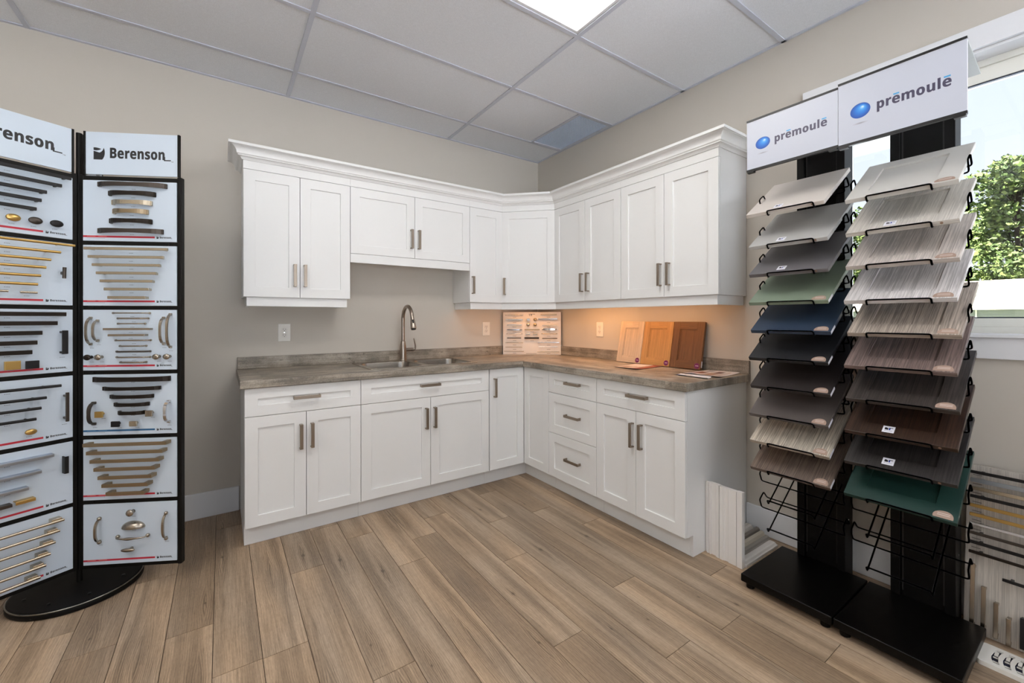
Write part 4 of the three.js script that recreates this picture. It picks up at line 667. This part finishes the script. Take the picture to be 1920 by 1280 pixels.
// ---------------------------------------------------------------- things on the worktop
{ // board of pulls standing across the corner
  const bw = 0.536, bh = 0.393, ax = -0.438, az = 0.037, bx = -0.026, bz = 0.378, ang = -Math.atan2(bz - az, bx - ax);
  const t = thing('pull_sample_board', 'small cream board of assorted pulls standing across the worktop corner', 'sample board', [(ax + bx) / 2, CT + 0.0005, (az + bz) / 2]); t.rotation.y = ang;
  const face = canvasTex(640, 470, (c, w, h) => { c.fillStyle = '#e8e1da'; c.fillRect(0, 0, w, h); c.fillStyle = '#2a2226'; c.font = 'bold 30px serif'; c.fillText('Th', w * 0.445, h * 0.09); c.fillRect(w * 0.49, h * 0.045, w * 0.065, h * 0.009); c.fillStyle = '#8d8078'; for (const [x, y] of [[.2, .12], [.2, .245], [.2, .35], [.2, .465], [.2, .56], [.2, .67], [.2, .775], [.2, .875], [.2, .965], [.79, .115], [.79, .245], [.79, .345], [.79, .465], [.79, .56], [.79, .67], [.79, .775], [.79, .875], [.79, .968], [.505, .46], [.505, .67]]) c.fillRect(w * (x - 0.03), h * y, w * 0.06, 4); c.fillRect(w * 0.4, h * 0.975, w * 0.18, 4); });
  part('board', rbox(bw, bh, 0.008, 0, bh / 2, 0, 0.001), M.whiteMdf, t); const fp = part('board_print', new THREE.PlaneGeometry(bw - 0.001, bh - 0.001), mat(0xffffff, 0.5, 0, { map: face }), t); fp.position.set(0, bh / 2, 0.0043);
  const s = bw / 1270, X = (x) => (x - 785) * s, Y = (y) => (1088 - y) * s * 1.003;
  const bars = [[210, 585, 225, 14, 'slim', 'chrome'], [220, 590, 322, 28, 'bar', 'chrome'], [245, 570, 440, 24, 'bar', 'chrome'], [245, 570, 545, 34, 'arch', 'alu'], [235, 575, 635, 16, 'slim', 'chrome'], [245, 555, 725, 20, 'bar', 'pewter'], [205, 600, 828, 14, 'rod', 'antique'], [210, 580, 923, 12, 'rod', 'champagne'], [175, 615, 1013, 12, 'rod', 'champagne'],
    [980, 1330, 215, 24, 'bar', 'champagne'], [930, 1340, 310, 32, 'bar', 'chrome'], [1015, 1340, 450, 18, 'bar', 'satin'], [1015, 1340, 535, 40, 'arch', 'chrome'], [1000, 1335, 632, 16, 'slim', 'satin'], [1015, 1340, 730, 18, 'rod', 'pewter'], [910, 1385, 822, 22, 'bar', 'chrome'], [945, 1350, 915, 14, 'rod', 'chrome'], [905, 1385, 1020, 14, 'rod', 'antique'], [630, 960, 540, 26, 'bar', 'champagne'], [625, 945, 725, 32, 'bar', 'oilBronze'], [655, 745, 640, 30, 'bar', 'chrome'], [815, 905, 640, 30, 'bar', 'satin']];
  for (const [x0, x1, y, h, f, m] of bars) { const L = (x1 - x0) * s, hh = h * s; const gs = f === 'rod' ? HW.rod(L, hh / 2, 0.024, 0.14) : f === 'slim' ? HW.slim(L, hh, 0.022) : f === 'arch' ? HW.arch(L, hh, 0.022, 0.005, 0.8) : HW.bar(L, hh, 0.024, 0.006, 0.06); mount(t, 'pull', gs, M[m], X((x0 + x1) / 2), Y(y), 0.0045); }
  for (const [x, y, k, m] of [[712, 325, 's', 'chrome'], [862, 325, 'r', 'champagne'], [705, 435, 'r', 'steel'], [860, 435, 'r', 'champagne']]) mount(t, 'knob', k === 's' ? HW.square(0.03, 0.022) : HW.knob(0.0155, 0.0155), M[m], X(x), Y(y), 0.0045);
}
const stickerText = canvasTex(128, 128, (c) => { c.fillStyle = '#6a1350'; c.fillRect(0, 0, 128, 128); c.fillStyle = '#e8cfe0'; c.fillRect(30, 56, 16, 12); c.fillRect(50, 56, 14, 12); c.fillRect(68, 56, 14, 12); c.fillRect(86, 56, 14, 12); });
for (const [z0, z1, col, gr, edgeCol, label] of [[1.108, 1.332, 0xd8bfa4, 'grainLow', 0, 'pale bleached oak sample door leaning on the backsplash'], [1.334, 1.578, 0xc8955a, 'grainLow', 0, 'honey oak sample door leaning between the pale and brown ones'], [1.58, 1.808, 0x7d5330, 'grainMid', 0, 'dark brown oak sample door leaning nearest the swatch stands']]) {
  const w = z1 - z0, h = 0.312, lean = Math.asin(0.062 / h);
  const t = thing('sample_door', label, 'door sample', [-0.086, CT + 0.0024, (z0 + z1) / 2], 'wooden sample doors on the worktop'); t.rotation.order = 'YXZ'; t.rotation.set(-lean, -Math.PI / 2, 0);   // local z faces the room
  const m = mat(col, 0.5, 0, { map: grains[gr] }), f = 0.05, th = 0.02;
  part('stile', boxUV(rbox(f, h, th, -w / 2 + f / 2 + 0.0005, h / 2, 0, 0.002), 'y'), m, t); part('stile', boxUV(rbox(f, h, th, w / 2 - f / 2 - 0.0005, h / 2, 0, 0.002), 'y', 0.3), m, t);
  part('rail', boxUV(rbox(w - 2 * f, f, th, 0, h - f / 2, 0, 0.002), 'x'), m, t); part('rail', boxUV(rbox(w - 2 * f, f, th, 0, f / 2, 0, 0.002), 'x', 0.2), m, t);
  part('bead', [box(w - 2 * f, 0.006, 0.012, 0, h - f - 0.003, 0), box(w - 2 * f, 0.006, 0.012, 0, f + 0.003, 0), box(0.006, h - 2 * f, 0.012, -w / 2 + f + 0.003, h / 2, 0), box(0.006, h - 2 * f, 0.012, w / 2 - f - 0.003, h / 2, 0)].map((g) => boxUV(g, 'y')), m, t);
  part('panel', boxUV(box(w - 2 * f, h - 2 * f, 0.006, 0, h / 2, 0), 'y', 0.1), m, t);
  const sg = new THREE.CircleGeometry(0.0185, 28); const st = part('sticker', sg, mat(0xffffff, 0.4, 0, { map: stickerText }), t, 'round purple sticker'); st.position.set(w / 2 - 0.026, 0.023, th / 2 + 0.0004);
  if (col === 0x7d5330) part('edge_label', box(0.0006, 0.04, 0.012, w / 2 + 0.0003, 0.035, 0), M.labelWhite, t, 'white printed edge label');
}
function leaflet(name, label, quad, tex, y) {                        // thin sheet with a slight curl; quad: corners [x,z] in order
  const n = 8, pos = [], uv = [], idx = [];
  for (let k = 0; k < 2; k++) for (let i = 0; i <= n; i++) for (let j = 0; j <= n; j++) { const u = i / n, v = j / n; const p = [0, 1].map((c) => quad[0][c] * (1 - u) * (1 - v) + quad[1][c] * u * (1 - v) + quad[2][c] * u * v + quad[3][c] * (1 - u) * v); const lift = 0.006 * Math.pow(Math.abs(u - 0.5) * 2, 3) * (0.4 + 0.6 * v); pos.push(p[0], y + lift + (k ? 0 : 0.0012), p[1]); uv.push(u, 1 - v); }
  const N = (n + 1) * (n + 1); for (let k = 0; k < 2; k++) for (let i = 0; i < n; i++) for (let j = 0; j < n; j++) { const a = k * N + i * (n + 1) + j, b = a + n + 1; k ? idx.push(a, b, a + 1, b, b + 1, a + 1) : idx.push(a, a + 1, b, b, a + 1, b + 1); }
  const g = new THREE.BufferGeometry(); g.setAttribute('position', new THREE.Float32BufferAttribute(pos, 3)); g.setAttribute('uv', new THREE.Float32BufferAttribute(uv, 2)); g.setIndex(idx); g.computeVertexNormals();
  return solo(name, g, mat(0xffffff, 0.3, 0, { map: tex, side: THREE.DoubleSide }), label, 'brochure');
}
leaflet('brochure', 'open glossy brochure with red page on the worktop before the sample doors', [[-0.385, 1.352], [-0.125, 1.318], [-0.108, 1.532], [-0.4, 1.55]], canvasTex(256, 256, (c) => { c.fillStyle = '#d8c8c0'; c.fillRect(0, 0, 256, 256); c.fillStyle = '#9a7a6c'; c.fillRect(20, 30, 90, 70); c.fillStyle = '#b79a88'; c.fillRect(20, 110, 120, 14); c.fillRect(20, 132, 100, 10); c.fillStyle = '#7d3138'; c.fillRect(0, 176, 256, 80); c.fillStyle = '#a65a58'; c.fillRect(120, 190, 110, 40); c.fillStyle = '#e6dcd6'; c.fillRect(150, 20, 90, 120); }), CT + 0.001);
leaflet('brochure', 'glossy brochure with kitchen photographs near the worktop end', [[-0.30, 1.822], [-0.045, 1.83], [-0.04, 2.03], [-0.325, 2.06]], canvasTex(256, 256, (c) => { c.fillStyle = '#dcd4d2'; c.fillRect(0, 0, 256, 256); c.fillStyle = '#3b5a86'; c.fillRect(8, 20, 52, 40); c.fillStyle = '#8c5b48'; c.fillRect(70, 24, 90, 60); c.fillStyle = '#b08a72'; c.fillRect(30, 110, 110, 70); c.fillStyle = '#6d4a44'; c.fillRect(150, 120, 70, 56); c.fillStyle = '#a9a4aa'; c.fillRect(180, 30, 60, 60); c.fillStyle = '#c6b2a6'; c.fillRect(20, 200, 200, 16); }), CT + 0.001);
leaflet('brochure', 'thin white folded leaflet beside the kitchen photograph brochure', [[-0.405, 1.838], [-0.335, 1.83], [-0.345, 2.03], [-0.42, 2.05]], canvasTex(128, 128, (c) => { c.fillStyle = '#e6e6ea'; c.fillRect(0, 0, 128, 128); c.fillStyle = '#4c6fa0'; c.fillRect(0, 0, 60, 40); }), CT + 0.0002);

// ---------------------------------------------------------------- moulding samples beside the end cabinet
{
  const zs = [2.0535, 2.0805, 2.1375, 2.228, 2.257], lab = ['narrow stepped white moulding sample standing against the end cabinet', 'white crown moulding sample standing second from the end cabinet', 'broad grooved white moulding sample standing third from the end cabinet', 'slim flat white moulding sample standing furthest from the end cabinet'];
  const profs = [[[0, 0], [0.012, 0], [0.012, 0.4], [0.017, 0.45], [0.017, 0.75], [0.014, 0.8], [0.014, 1], [0, 1]], [[0, 0], [0.018, 0], [0.018, 0.12], [0.012, 0.16], [0.012, 0.55], [0.016, 0.6], [0.02, 0.85], [0.02, 0.95], [0.008, 1], [0, 1]], [[0, 0], [0.02, 0], [0.02, 0.2], [0.017, 0.22], [0.017, 0.28], [0.014, 0.3], [0.014, 0.48], [0.018, 0.52], [0.018, 0.97], [0.01, 1], [0, 1]], [[0, 0], [0.02, 0], [0.02, 0.93], [0.016, 1], [0, 1]]];
  for (let k = 0; k < 4; k++) {
    const w = zs[k + 1] - zs[k] - 0.001, s = new THREE.Shape(profs[k].map(([d, f]) => new THREE.Vector2(-d * 1.2, -f * w)));
    const g = new THREE.ExtrudeGeometry(s, { depth: 0.378 + (k % 2) * 0.003, bevelEnabled: false }).rotateX(-Math.PI / 2).translate(-0.43, 0, zs[k] + 0.0005);
    const o = solo('profile_sample', g, M.whiteMdf, lab[k], 'moulding', 'upright moulding samples');
  }
  const lying = [[2.215, 2.262, 0.022, -0.085, 0xded9d4, 'white flat moulding strip lying on the floor nearest the stand base'], [2.182, 2.212, 0.03, -0.06, 0x9a948c, 'grey profiled moulding strip lying on the floor second from stand base'], [2.15, 2.179, 0.038, -0.045, 0xc9c0b0, 'cream profiled moulding strip lying on the floor between grey and dark strips'], [2.118, 2.147, 0.042, -0.03, 0x7c746c, 'dark taupe moulding strip lying on the floor behind the cream strip'], [2.062, 2.115, 0.046, -0.035, 0xd6d0c8, 'pale moulding strip lying on the floor closest to the cabinet end']];
  for (const [z0, z1, h, xe, col, label] of lying) {
    const w = z1 - z0, s = new THREE.Shape([[0, 0], [w, 0], [w, h * 0.55], [w * 0.85, h * 0.62], [w * 0.7, h * 0.9], [w * 0.5, h], [w * 0.12, h], [0, h * 0.85]].map(([a, b]) => new THREE.Vector2(a, b)));
    const g = new THREE.ExtrudeGeometry(s, { depth: xe + 0.424, bevelEnabled: false }).rotateY(-Math.PI / 2).translate(xe, 0, z0);
    solo('profile_strip', g, mat(col, 0.5), label, 'moulding', 'moulding strips lying on the floor');
  }
}
// ---------------------------------------------------------------- pull board leaning on the window wall, floor register
{
  const bh = 0.655, bw = 0.46, lean = Math.asin(0.085 / bh);
  const t = thing('leaning_pull_board', 'cream striped board of long pulls leaning on the wall below the window', 'sample board', [-0.118, 0.001, 2.978 + bw / 2]); t.rotation.order = 'YXZ'; t.rotation.set(-lean, -Math.PI / 2, 0);
  part('board', boxUV(rbox(bw, bh, 0.014, 0, bh / 2, 0, 0.0015), 'y'), mat(0xd4ccc2, 0.55, 0, { map: grainLow }), t);
  const X = (o) => -bw / 2 + o;
  const rows = [[0.026, M.blackPull, 0.012], [0.058, M.alu, 0.016], [0.09, M.satin, 0.014], [0.122, M.blackPull, 0.012], [0.158, M.brass, 0.013], [0.194, M.brass, 0.013], [0.23, M.chrome, 0.011], [0.266, M.pewter, 0.011], [0.302, M.blackPull, 0.012], [0.340, M.oilBronze, 0.011]];
  rows.forEach(([d, m, h], i) => { const L = 0.4 - (i > 6 ? 0.01 : 0); mount(t, 'pull', HW.bar(L, h, 0.03, 0.009, 0.08), m, X(0.014 + L / 2), bh - d, 0.007); });
  [[0.0265, 0.385, 0.25], [0.057, 0.46, 0.165], [0.09, 0.505, 0.13], [0.123, 0.545, 0.1]].forEach(([o, top, L]) => mount(t, 'pull', HW.bar(L, 0.013, 0.028, 0.01, 0.06), M.antique, X(o), bh - top - L / 2, 0.007, Math.PI / 2));
  mount(t, 'pull', HW.bar(0.11, 0.022, 0.03, 0.012, 0.08), M.blackPull, X(0.162), bh - 0.525 - 0.055, 0.007, Math.PI / 2); mount(t, 'pull', HW.bar(0.3, 0.011, 0.03, 0.009, 0.08), M.blackPull, X(0.105 + 0.15), bh - 0.41, 0.007);
  const tn = []; for (let i = 0; i < 9; i++) tn.push(box(0.026, 0.0028, 0.0006, X(0.03), bh - 0.04 - i * 0.036, 0.0074)); part('caption_print', tn, mat(0x77706a, 0.7), t);
}
{
  const t = thing('floor_register', 'white slotted floor vent register beside the stand base', 'vent', [-0.265, 0.0005, 3.2]);
  const hl = 0.158, hw = 0.068; const outer = rrPath(hw * 2, hl * 2, 0.012, 5), holes = []; const N = 9, pit = 0.0285, z0 = -0.118;
  for (let k = 0; k < N; k++) { const c = z0 + k * pit, h = []; for (const [a, b] of [[-0.05, 0.004], [-0.028, -0.003], [0, -0.006], [0.028, -0.003], [0.05, 0.004]]) h.push([a, c + b - 0.006]); for (const [a, b] of [[0.05, 0.019], [0.028, 0.013], [0, 0.010], [-0.028, 0.013], [-0.05, 0.019]]) h.push([a, c + b - 0.002]); holes.push(h); }
  part('face_plate', slabXZ(outer, 0.012, 0.017, 0.0015, holes), M.plastic, t);
  part('skirt', [slabXZ(outer, 0, 0.013, 0, [rrPath(hw * 2 - 0.008, hl * 2 - 0.008, 0.01, 5)])], M.plastic, t);
  part('duct', box(hw * 2 - 0.012, 0.001, hl * 2 - 0.012, 0, 0.0015, 0), mat(0x3c3e52, 0.8), t);
  for (let k = 0; k < N; k++) part('louver', [rbox(0.03, 0.004, 0.010, 0.032, 0.0085, z0 + k * pit - 0.001, 0.001), rbox(0.006, 0.004, 0.016, 0.004, 0.0085, z0 + k * pit + 0.001, 0.001), rbox(0.006, 0.004, 0.016, -0.026, 0.0085, z0 + k * pit + 0.003, 0.001)], M.plastic, t);
}

// ---------------------------------------------------------------- outside the window
{
  const grass = struct('lawn', box(116, 0.2, 260, 72, -0.69, 0), mat(0x566238, 0.95), 'green lawn under the trees and low building');
  const lawn = struct('bounce_ground', box(144, 0.2, 260, -58, -0.7, 0), mat(0xbec6d2, 0.95), 'unseen pale bluish concrete yard bouncing cool light up to the ceiling'); lawn.userData.kind = 'structure';  // out of view; pale bluish tone chosen so its bounce cools the ceiling
  const h = thing('neighbouring_house', 'low building with pale ribbed metal roof and grey siding seen through the window', 'building', [40, -0.6, 2]);
  const wallM = mat(0x8b8e94, 0.7), roofM = mat(0x7a756f, 0.6), fasc = mat(0xd9d0a8, 0.6);
  part('wall', box(9, 2.5, 30, 5, 1.25, 0), wallM, h);
  const bats = []; for (let k = 0; k < 11; k++) bats.push(box(0.03, 0.02, 30, 0.49, 0.2 + k * 0.21, 0)); part('siding', bats, mat(0x94979e, 0.7), h);
  const L = Math.hypot(4.9, 2.0), ang = Math.atan2(2.0, 4.9), rf = [], rs = [];
  part('roof', [box(L, 0.08, 31, 0, 0, 0).rotateZ(ang).translate(0.1 + 2.45, 2.64 + 1.0, 0), box(L, 0.08, 31, 0, 0, 0).rotateZ(-ang).translate(7.45, 2.64 + 1.0, 0)], roofM, h);
  for (let k = 0; k < 62; k++) rs.push(box(L, 0.05, 0.04, 0, 0.06, 0).rotateZ(ang).translate(2.55, 3.64, -15.25 + k * 0.5)); part('roof_rib', rs, roofM, h).userData.kind = 'stuff';
  part('fascia', box(0.08, 0.24, 31, 0.06, 2.58, 0), fasc, h); part('gable', [-15, 15].map((z) => { const s = new THREE.Shape([[0.4, 2.5], [9.6, 2.5], [5, 4.5]].map(([a, b]) => new THREE.Vector2(a, b))); return new THREE.ExtrudeGeometry(s, { depth: 0.1, bevelEnabled: false }).translate(0, 0, z - 0.05); }), wallM, h);
  part('downpipe', box(0.08, 2.4, 0.08, 0.44, 1.25, -4.5), mat(0xe6e6e6, 0.5), h); part('ridge_cap', box(0.3, 0.06, 31, 5, 4.7, 0), mat(0xb9a9a0, 0.5), h);
}
const leafTone = [new THREE.Color().setRGB(0.042, 0.075, 0.014), new THREE.Color().setRGB(0.066, 0.105, 0.02), new THREE.Color().setRGB(0.095, 0.13, 0.03), new THREE.Color().setRGB(0.03, 0.055, 0.012)];
const leafMat = new THREE.MeshPhysicalMaterial({ color: 0xffffff, vertexColors: true, roughness: 0.8, side: THREE.DoubleSide, transmission: 0.0 }), barkMat = mat(0x54463a, 0.9);
function tree(x, z, height, spread, label, n = 5200) {
  const t = thing('broadleaf_tree', label, 'tree', [x, -0.6, z], 'trees behind the low building');
  const br = [wire([[0, 0, 0], [0.2, height * 0.3, 0.1], [-0.1, height * 0.6, -0.1], [0.1, height * 0.88, 0.1]], 0.17, 0.8, 7)], clumps = [];
  for (let k = 0; k < 16; k++) { const a = rnd() * 6.28, y0 = height * rr(0.2, 0.7), r = spread * rr(0.45, 1) * (1 - 0.45 * Math.abs(y0 / height - 0.42)), y1 = y0 + height * rr(0.08, 0.24); const e = [Math.cos(a) * r, y1, Math.sin(a) * r]; br.push(wire([[0.1, y0, 0], [e[0] * 0.5, y0 + (y1 - y0) * 0.7, e[2] * 0.5], e], 0.055, 0.5, 5)); clumps.push([...e, spread * rr(0.28, 0.5)]); clumps.push([e[0] * 0.55, y0 + (y1 - y0) * 0.8, e[2] * 0.55, spread * rr(0.25, 0.42)]); }
  for (let k = 0; k < 6; k++) clumps.push([rr(-0.4, 0.4) * spread, height * rr(0.75, 0.95), rr(-0.4, 0.4) * spread, spread * rr(0.25, 0.42)]);
  part('trunk', br, barkMat, t);
  const pos = new Float32Array(n * 18), nor = new Float32Array(n * 18), col = new Float32Array(n * 18); const a = V(0, 0, 0), b = V(0, 0, 0), c = V(0, 0, 0);
  for (let i = 0; i < n; i++) {
    const cl = clumps[Math.floor(rnd() * clumps.length)]; let dx, dy, dz; do { dx = rr(-1, 1); dy = rr(-1, 1); dz = rr(-1, 1); } while (dx * dx + dy * dy + dz * dz > 1);
    const px = cl[0] + dx * cl[3], py = cl[1] + dy * cl[3] * 0.75, pz = cl[2] + dz * cl[3], s = rr(0.1, 0.22);
    a.set(rr(-1, 1), rr(-0.6, 0.6), rr(-1, 1)).normalize(); b.set(rr(-1, 1), rr(-1, 1), rr(-1, 1)).cross(a).normalize(); c.crossVectors(a, b);
    const q = [[-s, -s * 0.6], [s, -s * 0.6], [s, s * 0.6], [-s, s * 0.6]].map(([u, v]) => [px + a.x * u + b.x * v, py + a.y * u + b.y * v, pz + a.z * u + b.z * v]); const k = leafTone[Math.floor(rnd() * 4)];
    [0, 1, 2, 0, 2, 3].forEach((w, m) => { const o = i * 18 + m * 3; pos[o] = q[w][0]; pos[o + 1] = q[w][1]; pos[o + 2] = q[w][2]; nor[o] = c.x; nor[o + 1] = c.y; nor[o + 2] = c.z; col[o] = k.r; col[o + 1] = k.g; col[o + 2] = k.b; });
  }
  const g = new THREE.BufferGeometry(); g.setAttribute('position', new THREE.BufferAttribute(pos, 3)); g.setAttribute('normal', new THREE.BufferAttribute(nor, 3)); g.setAttribute('color', new THREE.BufferAttribute(col, 3));
  const o = part('foliage', g, leafMat, t); o.userData.kind = 'stuff';
}
for (const [x, z, h, sp, n, label] of [[58, -2.2, 17.4, 4.2, 9000, 'tall sunlit broadleaf tree standing behind the metal roof'], [57, 8, 16, 4.2, 4000, 'broadleaf tree at the far window edge behind the metal roof'], [69, -9, 14.5, 4.4, 6000, 'lower broadleaf tree behind the tall one'], [56, -13, 14, 4.2, 6000, 'broadleaf tree glimpsed between the two swatch stands'], [60, -23, 14, 4.5, 4000, 'broadleaf tree standing off beyond the building end'], [70, 1, 15, 4.6, 5000, 'shorter broadleaf tree in the gap behind the tall one']]) tree(x, z, h, sp, label, n);

renderer.render(scene, camera);
